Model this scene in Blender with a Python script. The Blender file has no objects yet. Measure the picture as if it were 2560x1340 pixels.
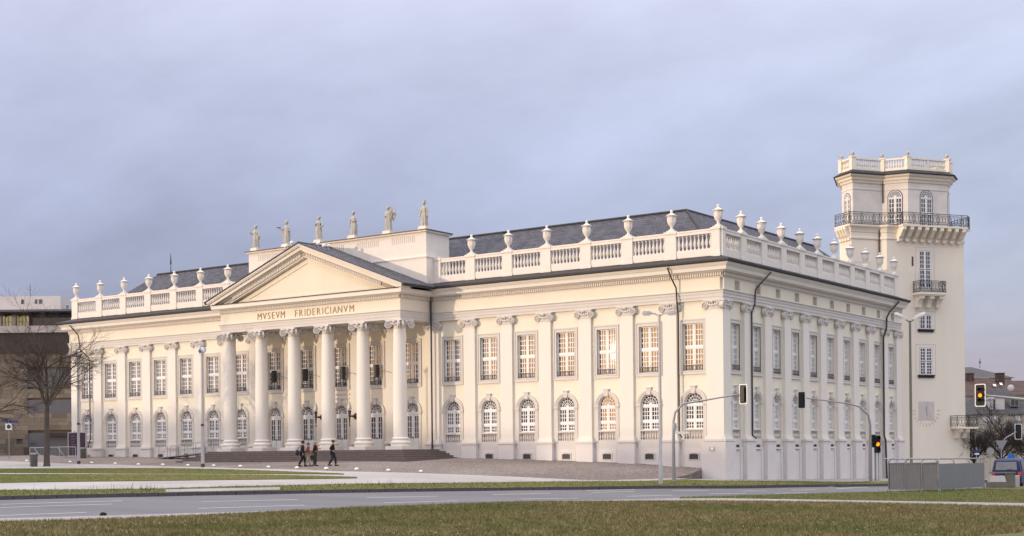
import bpy, bmesh, math, random
import numpy as np
from mathutils import Vector, Matrix
R=math.radians; PI=math.pi
rng=random.Random(7); nrg=np.random.default_rng(7)
sc=bpy.context.scene; col=sc.collection

# ------------------------------------------------------------------ camera
YAW=-0.6189; ROLL=-0.010; FPX=3494.41
cam=bpy.data.cameras.new('camera'); camo=bpy.data.objects.new('camera',cam); col.objects.link(camo)
cam.sensor_width=36.0; cam.sensor_fit='HORIZONTAL'; cam.lens=FPX/2560*36.0
cam.shift_x=0.0; cam.shift_y=(1127.66-670)/2560.0
cam.clip_start=0.5; cam.clip_end=6000
camo.matrix_world=(Matrix.Translation((76.572,-83.785,2.3))@Matrix.Rotation(-YAW,4,'Z')@Matrix.Rotation(PI/2,4,'X')@Matrix.Rotation(ROLL,4,'Z'))
sc.camera=camo

# ------------------------------------------------------------------ sky and sun
SUN_AZ=R(30.75)      # to the left of the front facade's normal
SUN_EL=R(4.0)
sdir=Vector((-math.sin(SUN_AZ)*math.cos(SUN_EL),-math.cos(SUN_AZ)*math.cos(SUN_EL),math.sin(SUN_EL)))
w=bpy.data.worlds.new('World'); sc.world=w; w.use_nodes=True
nt=w.node_tree; nt.nodes.clear()
def N(t,nt=nt,**k):
    n=nt.nodes.new(t)
    for a,b in k.items(): setattr(n,a,b)
    return n
L=nt.links.new
out=N('ShaderNodeOutputWorld'); bg=N('ShaderNodeBackground')
sky=N('ShaderNodeTexSky',sky_type='NISHITA',sun_disc=False)
sky.sun_elevation=SUN_EL; sky.sun_rotation=math.atan2(sdir.x,sdir.y)
sky.altitude=150; sky.air_density=1.0; sky.dust_density=1.2; sky.ozone_density=1.2
tc=N('ShaderNodeTexCoord'); sep=N('ShaderNodeSeparateXYZ'); L(tc.outputs['Generated'],sep.inputs[0])
zc=N('ShaderNodeMath',operation='MAXIMUM'); L(sep.outputs['Z'],zc.inputs[0]); zc.inputs[1].default_value=0.0
za=N('ShaderNodeMath',operation='ADD'); L(zc.outputs[0],za.inputs[0]); za.inputs[1].default_value=0.32
dx=N('ShaderNodeMath',operation='DIVIDE'); L(sep.outputs['X'],dx.inputs[0]); L(za.outputs[0],dx.inputs[1])
dy=N('ShaderNodeMath',operation='DIVIDE'); L(sep.outputs['Y'],dy.inputs[0]); L(za.outputs[0],dy.inputs[1])
cv=N('ShaderNodeCombineXYZ'); L(dx.outputs[0],cv.inputs[0]); L(dy.outputs[0],cv.inputs[1])
n1=N('ShaderNodeTexNoise'); n1.inputs['Scale'].default_value=1.4; n1.inputs['Detail'].default_value=9; n1.inputs['Roughness'].default_value=0.56; n1.inputs['Distortion'].default_value=0.25
mp=N('ShaderNodeMapping'); mp.inputs['Rotation'].default_value=(0,0,R(80)); mp.inputs['Scale'].default_value=(0.75,1.25,1); mp.inputs['Location'].default_value=(2.9,13.4,0)
L(cv.outputs[0],mp.inputs[0]); L(mp.outputs[0],n1.inputs['Vector'])
# overcast deck: darker lavender at the horizon, brighter and greyer towards the zenith (about three times, as overcast skies are)
zp=N('ShaderNodeMath',operation='POWER'); L(zc.outputs[0],zp.inputs[0]); zp.inputs[1].default_value=1.5
deck=N('ShaderNodeMix',data_type='RGBA'); L(zp.outputs[0],deck.inputs[0]); deck.inputs[6].default_value=(0.042,0.051,0.134,1); deck.inputs[7].default_value=(0.90,0.865,0.85,1)
n2_=N('ShaderNodeTexNoise'); n2_.inputs['Scale'].default_value=4.2; n2_.inputs['Detail'].default_value=8; n2_.inputs['Roughness'].default_value=0.6; L(cv.outputs[0],n2_.inputs['Vector'])
nm=N('ShaderNodeMix',data_type='FLOAT'); nm.inputs[0].default_value=0.27; L(n1.outputs['Fac'],nm.inputs[2]); L(n2_.outputs['Fac'],nm.inputs[3])
cr=N('ShaderNodeMapRange'); L(nm.outputs[0],cr.inputs[0]); cr.inputs[1].default_value=0.30; cr.inputs[2].default_value=0.72; cr.inputs[3].default_value=0.80; cr.inputs[4].default_value=1.32
dm_=N('ShaderNodeMix',data_type='RGBA',blend_type='MULTIPLY'); dm_.inputs[0].default_value=1.0; L(cr.outputs[0],dm_.inputs[7])
skm=N('ShaderNodeMix',data_type='RGBA',blend_type='MULTIPLY'); skm.inputs[0].default_value=1.0
L(sky.outputs[0],skm.inputs[6]); skm.inputs[7].default_value=(0.042,0.038,0.032,1)
add=N('ShaderNodeMix',data_type='RGBA',blend_type='ADD'); add.inputs[0].default_value=1.0
L(deck.outputs[2],add.inputs[6]); L(skm.outputs[2],add.inputs[7]); L(add.outputs[2],dm_.inputs[6])
L(dm_.outputs[2],bg.inputs['Color']); bg.inputs['Strength'].default_value=1.0
L(bg.outputs[0],out.inputs['Surface'])
sl=bpy.data.lights.new('sun','SUN'); sl.energy=0.72; sl.angle=R(0.8); sl.color=(1.0,0.80,0.58)
so=bpy.data.objects.new('sun',sl); col.objects.link(so)
so.rotation_euler=(-sdir).to_track_quat('-Z','Y').to_euler(); so.location=(-60,-100,60)
vs=sc.view_settings; vs.view_transform='Standard'; vs.look='None'; vs.gamma=1.0; vs.exposure=1.5; vs.use_curve_mapping=False
sc.display_settings.display_device='sRGB'

# ------------------------------------------------------------------ materials
def mat(name,c,rough=0.8,var=0.06,scale=1.5,bump=0.0,bscale=30,metal=0.0,spec=0.4,c2=None,streak=False,island=0.0):
    m=bpy.data.materials.new(name); m.use_nodes=True; t=m.node_tree
    b=t.nodes['Principled BSDF']; b.inputs['Roughness'].default_value=rough; b.inputs['Metallic'].default_value=metal
    b.inputs['Specular IOR Level'].default_value=spec
    co=N('ShaderNodeTexCoord',t); src=co.outputs['Object']
    if streak:
        mpp=N('ShaderNodeMapping',t); mpp.inputs['Scale'].default_value=(1,1,0.18); t.links.new(src,mpp.inputs[0]); src=mpp.outputs[0]
    no=N('ShaderNodeTexNoise',t); no.inputs['Scale'].default_value=scale; no.inputs['Detail'].default_value=6; no.inputs['Roughness'].default_value=0.6
    t.links.new(src,no.inputs['Vector'])
    mx=N('ShaderNodeMix',t,data_type='RGBA'); t.links.new(no.outputs['Fac'],mx.inputs[0])
    c2=c2 or tuple(max(0,x*(1-2.2*var)) for x in c)
    hi=tuple(min(1,x*(1+var)) for x in c)
    mx.inputs[6].default_value=(*c2,1); mx.inputs[7].default_value=(*hi,1)
    last=mx.outputs[2]
    if island:
        ge=N('ShaderNodeNewGeometry',t); hs=N('ShaderNodeHueSaturation',t)
        mr=N('ShaderNodeMapRange',t); mr.inputs[3].default_value=1-island; mr.inputs[4].default_value=1+island
        t.links.new(ge.outputs['Random Per Island'],mr.inputs[0]); t.links.new(mr.outputs[0],hs.inputs['Value']); t.links.new(last,hs.inputs['Color']); last=hs.outputs[0]
    t.links.new(last,b.inputs['Base Color'])
    if bump:
        n2=N('ShaderNodeTexNoise',t); n2.inputs['Scale'].default_value=bscale; n2.inputs['Detail'].default_value=4
        t.links.new(co.outputs['Object'],n2.inputs['Vector'])
        bp=N('ShaderNodeBump',t); bp.inputs['Strength'].default_value=bump; bp.inputs['Distance'].default_value=0.02
        t.links.new(n2.outputs['Fac'],bp.inputs['Height']); t.links.new(bp.outputs[0],b.inputs['Normal'])
    return m
def glass(name,c=(0.075,0.078,0.088),ior=2.1,rough=0.012,wob=0.006):
    m=mat(name,c,rough,0.35,1.1,spec=0.5); b=m.node_tree.nodes['Principled BSDF']; b.inputs['IOR'].default_value=ior
    t=m.node_tree; oi=N('ShaderNodeObjectInfo',t); rr_=N('ShaderNodeValToRGB',t); rr_.color_ramp.elements[0].position=.35; rr_.color_ramp.elements[0].color=(.35,.35,.38,1); rr_.color_ramp.elements[1].color=(1.9,1.75,1.6,1); t.links.new(oi.outputs['Random'],rr_.inputs[0])
    xm=N('ShaderNodeMix',t,data_type='RGBA',blend_type='MULTIPLY'); xm.inputs[0].default_value=1; t.links.new(b.inputs['Base Color'].links[0].from_socket,xm.inputs[6]); t.links.new(rr_.outputs[0],xm.inputs[7]); t.links.new(xm.outputs[2],b.inputs['Base Color'])
    co=N('ShaderNodeTexCoord',t); n2=N('ShaderNodeTexNoise',t); n2.inputs['Scale'].default_value=2.2; n2.inputs['Detail'].default_value=1
    t.links.new(co.outputs['Object'],n2.inputs['Vector']); bp=N('ShaderNodeBump',t); bp.inputs['Strength'].default_value=wob*10; bp.inputs['Distance'].default_value=wob
    t.links.new(n2.outputs['Fac'],bp.inputs['Height']); t.links.new(bp.outputs[0],b.inputs['Normal'])
    return m
def emis(name,c,s):
    m=bpy.data.materials.new(name); m.use_nodes=True; b=m.node_tree.nodes['Principled BSDF']
    b.inputs['Base Color'].default_value=(*c,1); b.inputs['Emission Color'].default_value=(*c,1); b.inputs['Emission Strength'].default_value=s
    return m
def brickmat(name,c1,c2,cm,sx,sz,rough=0.85,bump=0.3,mode='xz',off=0.5):
    m=bpy.data.materials.new(name); m.use_nodes=True; t=m.node_tree; b=t.nodes['Principled BSDF']; b.inputs['Roughness'].default_value=rough; b.inputs['Specular IOR Level'].default_value=0.35
    co=N('ShaderNodeTexCoord',t); se=N('ShaderNodeSeparateXYZ',t); t.links.new(co.outputs['Object'],se.inputs[0])
    cb=N('ShaderNodeCombineXYZ',t)
    if mode=='xz':
        ad=N('ShaderNodeMath',t,operation='ADD'); t.links.new(se.outputs['X'],ad.inputs[0]); t.links.new(se.outputs['Y'],ad.inputs[1]); t.links.new(ad.outputs[0],cb.inputs[0]); t.links.new(se.outputs['Z'],cb.inputs[1])
    else:
        t.links.new(se.outputs['X'],cb.inputs[0]); t.links.new(se.outputs['Y'],cb.inputs[1])
    br=N('ShaderNodeTexBrick',t); br.offset=off; br.inputs['Scale'].default_value=1.0; br.inputs['Brick Width'].default_value=sx; br.inputs['Row Height'].default_value=sz
    br.inputs['Mortar Size'].default_value=min(sx,sz)*0.06; br.inputs['Color1'].default_value=(*c1,1); br.inputs['Color2'].default_value=(*c2,1); br.inputs['Mortar'].default_value=(*cm,1)
    t.links.new(cb.outputs[0],br.inputs['Vector'])
    no=N('ShaderNodeTexNoise',t); no.inputs['Scale'].default_value=0.9; no.inputs['Detail'].default_value=6; t.links.new(co.outputs['Object'],no.inputs['Vector'])
    mx=N('ShaderNodeMix',t,data_type='RGBA',blend_type='MULTIPLY'); mx.inputs[0].default_value=0.55; t.links.new(br.outputs['Color'],mx.inputs[6])
    mr=N('ShaderNodeMapRange',t); mr.inputs[3].default_value=0.5; mr.inputs[4].default_value=1.35; t.links.new(no.outputs['Fac'],mr.inputs[0]); t.links.new(mr.outputs[0],mx.inputs[7])
    t.links.new(mx.outputs[2],b.inputs['Base Color'])
    bp=N('ShaderNodeBump',t); bp.inputs['Strength'].default_value=bump; bp.inputs['Distance'].default_value=0.02; t.links.new(br.outputs['Fac'],bp.inputs['Height']); bp.invert=True; t.links.new(bp.outputs[0],b.inputs['Normal'])
    return m
M={}
M['cream']=mat('cream_plaster',(0.83,0.765,0.635),0.9,0.05,0.5,bump=0.08,bscale=40,streak=True,spec=0.2)
M['pale']=mat('pale_painted_plaster',(0.805,0.757,0.69),0.88,0.045,0.6,bump=0.06,bscale=35,streak=True,spec=0.25)
M['trim']=mat('grey_white_painted_stone',(0.67,0.63,0.595),0.85,0.05,2.0,bump=0.1,bscale=25,spec=0.25)
M['white']=mat('white_painted_stone',(0.795,0.745,0.69),0.85,0.06,1.5,bump=0.06,bscale=25,spec=0.25)
M['plinth']=mat('painted_masonry',(0.74,0.70,0.68),0.9,0.075,0.8,bump=0.25,bscale=9,spec=0.2)
M['frame']=mat('white_window_paint',(0.80,0.79,0.79),0.5,0.02,3)
M['glass']=glass('window_glass')
M['iron']=mat('dark_wrought_iron',(0.075,0.073,0.08),0.6,0.2,8)
M['slate']=brickmat('roof_slate',(0.060,0.060,0.082),(0.105,0.102,0.128),(0.024,0.024,0.032),0.34,0.17,0.7,0.6)
M['lead']=mat('lead_sheet',(0.042,0.041,0.046),0.6,0.25,0.8,spec=0.3)
M['gold']=mat('gilded_metal',(0.34,0.215,0.065),0.5,0.12,6,metal=0.15)
M['copper']=mat('weathered_copper_sheet',(0.10,0.065,0.05),0.5,0.3,2)
M['stair']=mat('brown_grey_step_stone',(0.20,0.165,0.15),0.85,0.22,2.5,bump=0.4,bscale=20)
M['nosing']=mat('pale_step_line',(0.34,0.295,0.275),0.85,0.25,2.0)  # pale edges that draw the shadow and dirt lines between steps
M['stone']=mat('statue_limestone',(0.55,0.52,0.47),0.9,0.22,3.0,bump=0.4,bscale=14,c2=(0.24,0.22,0.20))
M['pipe']=mat('dark_drainpipe',(0.045,0.042,0.045),0.45,0.2,3)
M['steel']=mat('galvanised_steel',(0.36,0.36,0.375),0.45,0.12,4,metal=0.5)
M['lampgrey']=mat('grey_lamp_paint',(0.46,0.46,0.47),0.45,0.08,4)
M['black']=mat('black_plastic',(0.016,0.017,0.019),0.5,0.2,5)
M['whitepl']=mat('white_reflective_border',(0.82,0.82,0.80),0.4,0.03,5)
M['amber']=emis('lit_amber_lens',(1.0,0.30,0.012),.62)
M['redoff']=mat('unlit_red_lens',(0.09,0.012,0.012),0.25,0.1,5)
M['greenoff']=mat('unlit_green_lens',(0.012,0.03,0.026),0.25,0.1,5)
def tag(o,label,cat,group=None,kind=None):
    if label: o['label']=label
    if cat: o['category']=cat
    if group: o['group']=group
    if kind: o['kind']=kind
    return o
def empty(name,loc=(0,0,0),rz=0):
    o=bpy.data.objects.new(name,None); col.objects.link(o); o.location=loc; o.rotation_euler=(0,0,rz); o.empty_display_size=0.5
    return o
def thing(name,label,cat,loc=(0,0,0),rz=0,group=None):
    return tag(empty(name,loc,rz),label,cat,group)
def link(name,me,parent=None,loc=None,rz=None,m=None):
    o=bpy.data.objects.new(name,me); col.objects.link(o)
    if parent: o.parent=parent
    if loc is not None: o.location=loc
    if rz is not None: o.rotation_euler=(0,0,rz)
    return o
class MB:
    def __init__(s): s.v=[]; s.f=[]
    def poly(s,pts):
        i=len(s.v); s.v+= [tuple(p) for p in pts]; s.f.append(tuple(range(i,i+len(pts)))); return s
    def mesh(s,vs,fs):
        i=len(s.v); s.v+=[tuple(p) for p in vs]; s.f+=[tuple(a+i for a in f) for f in fs]; return s
    def box(s,x0,x1,y0,y1,z0,z1):
        s.mesh([(x,y,z) for z in(z0,z1) for y in(y0,y1) for x in(x0,x1)],[(0,2,3,1),(4,5,7,6),(0,1,5,4),(2,6,7,3),(0,4,6,2),(1,3,7,5)])
        return s
    def obox(s,c,dx,dy,sx,sy,z0,z1):
        # box with centre c (x,y), unit axis dx, half sizes
        ax=Vector((dx[0],dx[1])).normalized(); ay=Vector((-ax.y,ax.x)); c=Vector(c[:2])
        p=[c+ax*a*sx+ay*b*sy for a,b in((-1,-1),(1,-1),(1,1),(-1,1))]
        s.prism([(q.x,q.y,z0) for q in p],(0,0,z1-z0)); return s
    def prism(s,pts,vec):
        n=len(pts); a=[Vector(p) for p in pts]; b=[p+Vector(vec) for p in a]
        s.mesh(a+b,[tuple(range(n-1,-1,-1)),tuple(range(n,2*n))]+[(i,(i+1)%n,n+(i+1)%n,n+i) for i in range(n)])
        return s
    def lathe(s,prof,n=12,c=(0,0,0),ax='z',mod=None):
        vs=[];fs=[]
        for (r,h) in prof:
            for k in range(n):
                a=2*PI*k/n; rr=r*(mod(a,h) if mod else 1)
                p=(rr*math.cos(a),rr*math.sin(a),h)
                if ax=='y': p=(p[0],p[2],p[1])
                elif ax=='x': p=(p[2],p[0],p[1])
                vs.append((p[0]+c[0],p[1]+c[1],p[2]+c[2]))
        for j in range(len(prof)-1):
            for k in range(n):
                q=(j*n+k,j*n+(k+1)%n,(j+1)*n+(k+1)%n,(j+1)*n+k)
                fs.append(q if ax!='y' else q[::-1])
        if prof[0][0]>1e-4: fs.append(tuple(range(n-1,-1,-1)) if ax!='y' else tuple(range(n)))
        if prof[-1][0]>1e-4:
            t=tuple(range((len(prof)-1)*n,len(prof)*n)); fs.append(t if ax!='y' else t[::-1])
        s.mesh(vs,fs); return s
    def tube(s,path,rad,n=6):
        path=[Vector(p) for p in path]; m=len(path)
        if not hasattr(rad,'__len__'): rad=[rad]*m
        vs=[];fs=[];up=None
        for i,p in enumerate(path):
            d=(path[min(i+1,m-1)]-path[max(i-1,0)])
            if d.length<1e-7: d=Vector((0,0,1))
            d.normalize()
            if up is None: up=Vector((0,0,1)) if abs(d.z)<0.9 else Vector((1,0,0))
            x=d.cross(up); 
            if x.length<1e-4: x=d.orthogonal()
            x.normalize(); y=x.cross(d).normalized(); up=y
            for k in range(n):
                a=2*PI*k/n; vs.append(p+x*math.cos(a)*rad[i]+y*math.sin(a)*rad[i])
        for i in range(m-1):
            for k in range(n): fs.append((i*n+k,i*n+(k+1)%n,(i+1)*n+(k+1)%n,(i+1)*n+k))
        fs.append(tuple(range(n-1,-1,-1))); fs.append(tuple(range((m-1)*n,m*n)))
        s.mesh(vs,fs); return s
    def sweep(s,prof,path,closed=False):
        # prof: (outward,z) ; path: (x,y), outward = right-hand side of travel
        P=[Vector(p[:2]) for p in path]; n=len(P); k=len(prof); vs=[]
        for i,p in enumerate(P):
            if closed: a,b=P[i-1],P[(i+1)%n]
            else: a=P[i-1] if i>0 else None; b=P[i+1] if i<n-1 else None
            ns=[]
            for q,r in((a,p),(p,b)):
                if q is not None and r is not None:
                    d=(r-q).normalized(); ns.append(Vector((d.y,-d.x)))
            if len(ns)==2:
                mn=(ns[0]+ns[1]); mn.normalize(); mn/=max(0.25,mn.dot(ns[0]))
            else: mn=ns[0]
            for (o,z) in prof: vs.append((p.x+mn.x*o,p.y+mn.y*o,z))
        fs=[]
        for i in range(n if closed else n-1):
            j=(i+1)%n
            for a in range(k-1): fs.append((i*k+a,j*k+a,j*k+a+1,i*k+a+1))
        if not closed: fs.append(tuple(range(k))[::-1]); fs.append(tuple(range((n-1)*k,n*k)))
        s.mesh(vs,fs); return s
    def sphere(s,c,r,n=8,m=6,sc=(1,1,1)):
        prof=[(max(1e-5,math.sin(PI*i/m)),-math.cos(PI*i/m)) for i in range(m+1)]
        i0=len(s.v); s.lathe(prof,n)
        for i in range(i0,len(s.v)):
            x,y,z=s.v[i]; s.v[i]=(c[0]+x*r*sc[0],c[1]+y*r*sc[1],c[2]+z*r*sc[2])
        return s
    def xf(s,mtx,i0=0):
        for i in range(i0,len(s.v)): s.v[i]=tuple(mtx@Vector(s.v[i]))
        return s
    def me(s,name,m,smooth=None,fix=False):
        me=bpy.data.meshes.new(name); me.from_pydata([tuple(p) for p in s.v],[],s.f)
        if m is not None: me.materials.append(m)
        if fix:
            b=bmesh.new(); b.from_mesh(me); bmesh.ops.recalc_face_normals(b,faces=b.faces); b.to_mesh(me); b.free()
        if smooth:
            me.polygons.foreach_set('use_smooth',[True]*len(me.polygons)); me.set_sharp_from_angle(angle=R(smooth))
        me.update(); return me
    def obj(s,name,m,parent=None,loc=None,rz=None,smooth=None,fix=False):
        return link(name,s.me(name,m,smooth,fix),parent,loc,rz)
def copy_tree(o,parent=None):
    c=o.copy(); col.objects.link(c); c.parent=parent
    for ch in kids.get(o.name,[]): copy_tree(ch,c)
    return c
kids={}
def reg(o,*ch): kids[o.name]=list(ch); return o

# ------------------------------------------------------------------ terrain functions (thin-plate fit of the levels of the square and of the street)
GPC=[(-34.7,0.0,2.18),(-21.7,0.0,2.06),(-10.0,0.0,1.96),(0.0,0.0,1.93),(12.0,0.0,1.8),(22.0,0.0,1.55),(28.0,0.0,1.35),(32.5,0.0,1.16),(-12.4,-7.0,1.58),(0.0,-7.0,1.61),(12.4,-7.0,1.6),(-11.29,-23.59,1.26),(-42.03,-2.52,1.92),(-81.56,24.58,2.68),(-134.26,60.7,3.48),(17.73,-43.48,0.68),(20.15,-40.73,0.65),(22.35,-37.65,0.63),(21.43,-31.43,0.58),(22.87,-23.46,0.53),(27.74,-14.42,0.43),(33.37,-9.67,0.38),(35.26,-6.0,0.37),(33.2,-2.6,0.42),(-34.7,40.0,2.5)]
GSC=[(17.73,-43.48,0.68),(20.15,-40.73,0.65),(22.35,-37.65,0.63),(21.43,-31.43,0.58),(22.87,-23.46,0.53),(27.74,-14.42,0.43),(33.37,-9.67,0.38),(35.26,-6.0,0.37),(34.1,0.0,0.31),(34.1,16.0,-0.02),(34.1,33.0,-0.36),(45.0,60.0,-1.2),(40.0,120.0,-2.2),(90.0,120.0,-2.2),(95.0,40.0,-0.8),(25.06,-48.51,0.58),(25.39,-40.24,0.5),(27.54,-28.72,0.38),(31.69,-20.03,0.28),(37.23,-6.61,0.08),(41.37,9.25,-0.22),(39.69,-58.53,0.48),(41.82,-44.77,0.33),(44.99,-36.1,0.23),(46.52,-24.84,0.08),(49.4,-11.98,-0.07),(51.53,4.75,-0.2),(50.09,-65.66,0.58),(59.18,-59.4,0.48),(68.16,-53.19,0.38),(78.1,-84.0,0.6),(20.0,-90.0,0.6),(120.0,-60.0,0.3),(60.0,-130.0,0.9)]
class TPS:
    def __init__(s,c):
        c=np.array(c,float); s.p=c[:,:2]; n=len(c)
        d=np.linalg.norm(s.p[:,None]-s.p[None],axis=2)
        K=d**2*np.log(d+1e-9)+np.eye(n)*15; Pm=np.c_[np.ones(n),s.p]
        s.w=np.linalg.solve(np.block([[K,Pm],[Pm.T,np.zeros((3,3))]]),np.r_[c[:,2],0,0,0])
    def arr(s,x,y):
        x=np.asarray(x,float); y=np.asarray(y,float)
        d=np.hypot(x[...,None]-s.p[:,0],y[...,None]-s.p[:,1])
        return (d**2*np.log(d+1e-9))@s.w[:-3]+s.w[-3]+s.w[-2]*x+s.w[-1]*y
    def __call__(s,x,y): return float(s.arr(x,y))
GP,GS=TPS(GPC),TPS(GSC)
def resample(pl,n):
    pl=np.array(pl,float); d=np.r_[0,np.cumsum(np.hypot(*np.diff(pl,axis=0).T))]; t=np.linspace(0,d[-1],n)
    return np.c_[np.interp(t,d,pl[:,0]),np.interp(t,d,pl[:,1])]
def strip(name,m,a,b,G,off,n=60,k=6,parent=None,skirt=0.0,structure=True):
    A,B=resample(a,n),resample(b,n); t=np.linspace(0,1,k)[:,None,None]
    P=A[None]*(1-t)+B[None]*t; Z=G.arr(P[...,0],P[...,1])+off
    vs=[(P[j,i,0],P[j,i,1],Z[j,i]) for j in range(k) for i in range(n)]
    fs=[(j*n+i,j*n+i+1,(j+1)*n+i+1,(j+1)*n+i) for j in range(k-1) for i in range(n-1)]
    # make faces look up
    p0,p1,p2=[Vector(vs[q]) for q in fs[0][:3]]
    if (p1-p0).cross(p2-p0).z<0: fs=[f[::-1] for f in fs]
    mb=MB(); mb.mesh(vs,fs)
    if skirt:
        for row in(0,k-1):
            for i in range(n-1):
                q=[vs[row*n+i],vs[row*n+i+1]]
                mb.poly([q[0],q[1],(q[1][0],q[1][1],q[1][2]-skirt),(q[0][0],q[0][1],q[0][2]-skirt)])
        for c in(0,n-1):
            for j in range(k-1):
                q=[vs[j*n+c],vs[(j+1)*n+c]]
                mb.poly([q[0],q[1],(q[1][0],q[1][1],q[1][2]-skirt),(q[0][0],q[0][1],q[0][2]-skirt)])
    o=mb.obj(name,m,parent,smooth=40)
    if structure and not parent: o['kind']='structure'
    return o

# ------------------------------------------------------------------ ground, square, road
def groundmat(name,c,c2,sc1,rough=0.9,bump=0.3,bs=40,big=0.25,c3=None,cells=0):
    m=mat(name,c,rough,0.1,sc1,bump=bump,bscale=bs,c2=c2,spec=0.25)
    t=m.node_tree; b=t.nodes['Principled BSDF']; src=b.inputs['Base Color'].links[0].from_socket
    co=N('ShaderNodeTexCoord',t); no=N('ShaderNodeTexNoise',t); no.inputs['Scale'].default_value=big; no.inputs['Detail'].default_value=5; t.links.new(co.outputs['Object'],no.inputs['Vector'])
    mx=N('ShaderNodeMix',t,data_type='RGBA'); cr=N('ShaderNodeValToRGB',t); cr.color_ramp.elements[0].position=0.4; cr.color_ramp.elements[1].position=0.65
    t.links.new(no.outputs['Fac'],cr.inputs[0]); t.links.new(cr.outputs[0],mx.inputs[0]); t.links.new(src,mx.inputs[6])
    mx.inputs[7].default_value=(*(c3 or tuple(x*1.2 for x in c)),1)
    last=mx.outputs[2]
    if cells:
        vo=N('ShaderNodeTexVoronoi',t); vo.inputs['Scale'].default_value=cells; t.links.new(co.outputs['Object'],vo.inputs['Vector'])
        hs=N('ShaderNodeMapRange',t); hs.inputs[3].default_value=0.65; hs.inputs[4].default_value=1.35
        sp=N('ShaderNodeSeparateColor',t); t.links.new(vo.outputs['Color'],sp.inputs[0]); t.links.new(sp.outputs[0],hs.inputs[0])
        mm=N('ShaderNodeMix',t,data_type='RGBA',blend_type='MULTIPLY'); mm.inputs[0].default_value=1; t.links.new(last,mm.inputs[6]); t.links.new(hs.outputs[0],mm.inputs[7]); last=mm.outputs[2]
    t.links.new(last,b.inputs['Base Color'])
    return m
M['cobble']=groundmat('brown_cobbles',(0.225,0.185,0.17),(0.14,0.115,0.105),3.0,0.85,0.5,14,0.12,(0.27,0.225,0.205),cells=9)
M['paving']=groundmat('pale_gravel_paving',(0.40,0.365,0.355),(0.31,0.28,0.275),1.2,0.9,0.2,30,0.15,(0.45,0.42,0.41))
M['asphalt']=groundmat('worn_asphalt',(0.165,0.158,0.172),(0.12,0.115,0.128),4.0,0.8,0.3,60,0.2,(0.19,0.182,0.195))
def along(m,ang,sc_):
    t=m.node_tree
    for n in [q for q in t.nodes if q.bl_idname=='ShaderNodeTexNoise' and q.inputs['Scale'].default_value<5]:
        src=n.inputs['Vector'].links[0].from_socket; mpp=N('ShaderNodeMapping',t); mpp.inputs['Rotation'].default_value=(0,0,ang); mpp.inputs['Scale'].default_value=sc_; t.links.new(src,mpp.inputs[0]); t.links.new(mpp.outputs[0],n.inputs['Vector'])
along(M['asphalt'],R(-70),(.06,1.0,1))
M['pave2']=groundmat('pale_concrete_footway',(0.34,0.31,0.30),(0.26,0.235,0.23),2.5,0.9,0.25,30,0.3,(0.38,0.35,0.34))
M['kerb']=mat('dark_kerb_granite',(0.105,0.095,0.098),0.85,0.25,3.0,bump=0.4,bscale=20,island=0.0)
M['grass']=groundmat('mown_grass',(0.15,0.155,0.045),(0.105,0.11,0.03),3.0,1.0,0.8,25,0.09,(0.185,0.165,0.06))
M['lawn']=groundmat('lawn_soil_and_thatch',(0.15,0.135,0.058),(0.10,0.09,0.038),2.0,1.0,0.8,25,0.12,(0.12,0.13,0.042))
M['marking']=mat('worn_road_paint',(0.78,0.77,0.77),0.7,0.12,1.5)
M['earth']=groundmat('grey_city_ground',(0.15,0.14,0.135),(0.10,0.095,0.09),0.6)
# base sheet out to the horizon
xs=np.unique(np.r_[-2500,-1200,-600,-300,np.arange(-160,170,10),300,600,1200,2500].astype(float)); gx,gy=np.meshgrid(xs,xs)
zz=np.minimum(GP.arr(gx,gy),GS.arr(gx,gy)); zz=np.clip(zz,-3.2,2.2)-0.55; rr=np.hypot(gx,gy); zz=np.where(rr>170,-3.4,zz)
mb=MB(); nn=len(xs); mb.mesh([(gx[j,i],gy[j,i],zz[j,i]) for j in range(nn) for i in range(nn)],[(j*nn+i,j*nn+i+1,(j+1)*nn+i+1,(j+1)*nn+i) for j in range(nn-1) for i in range(nn-1)])
o=mb.obj('ground',M['earth'],smooth=60); o['kind']='structure'
PE=[(-75,2),(-45.19,-3.02),(-33.56,-8.32),(-22.29,-10.32),(-15.08,-9.91),(-4.12,-13.21),(5.46,-16.26),(14.19,-16.05),(18.13,-14.26),(21.88,-12.77),(25.65,-11.44),(28.33,-10.92),(31.01,-10.5),(33.0,-5.2)]
EE=[(0,-61),(17.15,-46.26),(17.72,-43.48),(20.21,-40.77),(22.08,-37.43),(21.54,-31.53),(22.89,-23.49),(27.85,-14.58),(33.15,-9.31),(33.9,-4.4)]
KF=[(22.92,-60.29),(23.52,-50.29),(24.02,-47.8),(24.91,-42.16),(26.49,-36.24),(27.52,-30.54),(28.6,-26.73),(31.88,-20.3),(34.63,-16.32),(37.77,-10.24),(39.41,-5.56),(41.6,1.63),(41.8,13),(42.0,30),(43,60),(44,110)]
RN=[(39.24,-70.41),(39.54,-60.41),(39.74,-58.57),(40.79,-54.96),(41.73,-50.71),(42.29,-45.29),(43.14,-36.3),(44.31,-31.91),(45.73,-27.28),(46.2,-24.21),(48.31,-14.77),(49.22,-11.52),(50.71,-2.76),(51.2,13),(52,30),(53,60),(54,110)]
PN=[(43.09,-71.65),(43.09,-62.65),(43.12,-60.88),(44.17,-57.69),(44.02,-52.89),(43.16,-46.27),(44.23,-37.86),(48.83,-32.96)]
PF2=[(46.87,-29.36),(47.8,-27.74),(49.79,-27.43),(53.38,-27.17),(56.92,-27.38),(61.17,-27.74),(63.38,-28.27),(80,-29.5),(110,-35)]
PN2=[(48.83,-32.96),(51.71,-31.47),(54.92,-30.92),(58.27,-31.27),(62.46,-32.41),(64.56,-33.22),(80,-34.5),(110,-40)]
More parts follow.
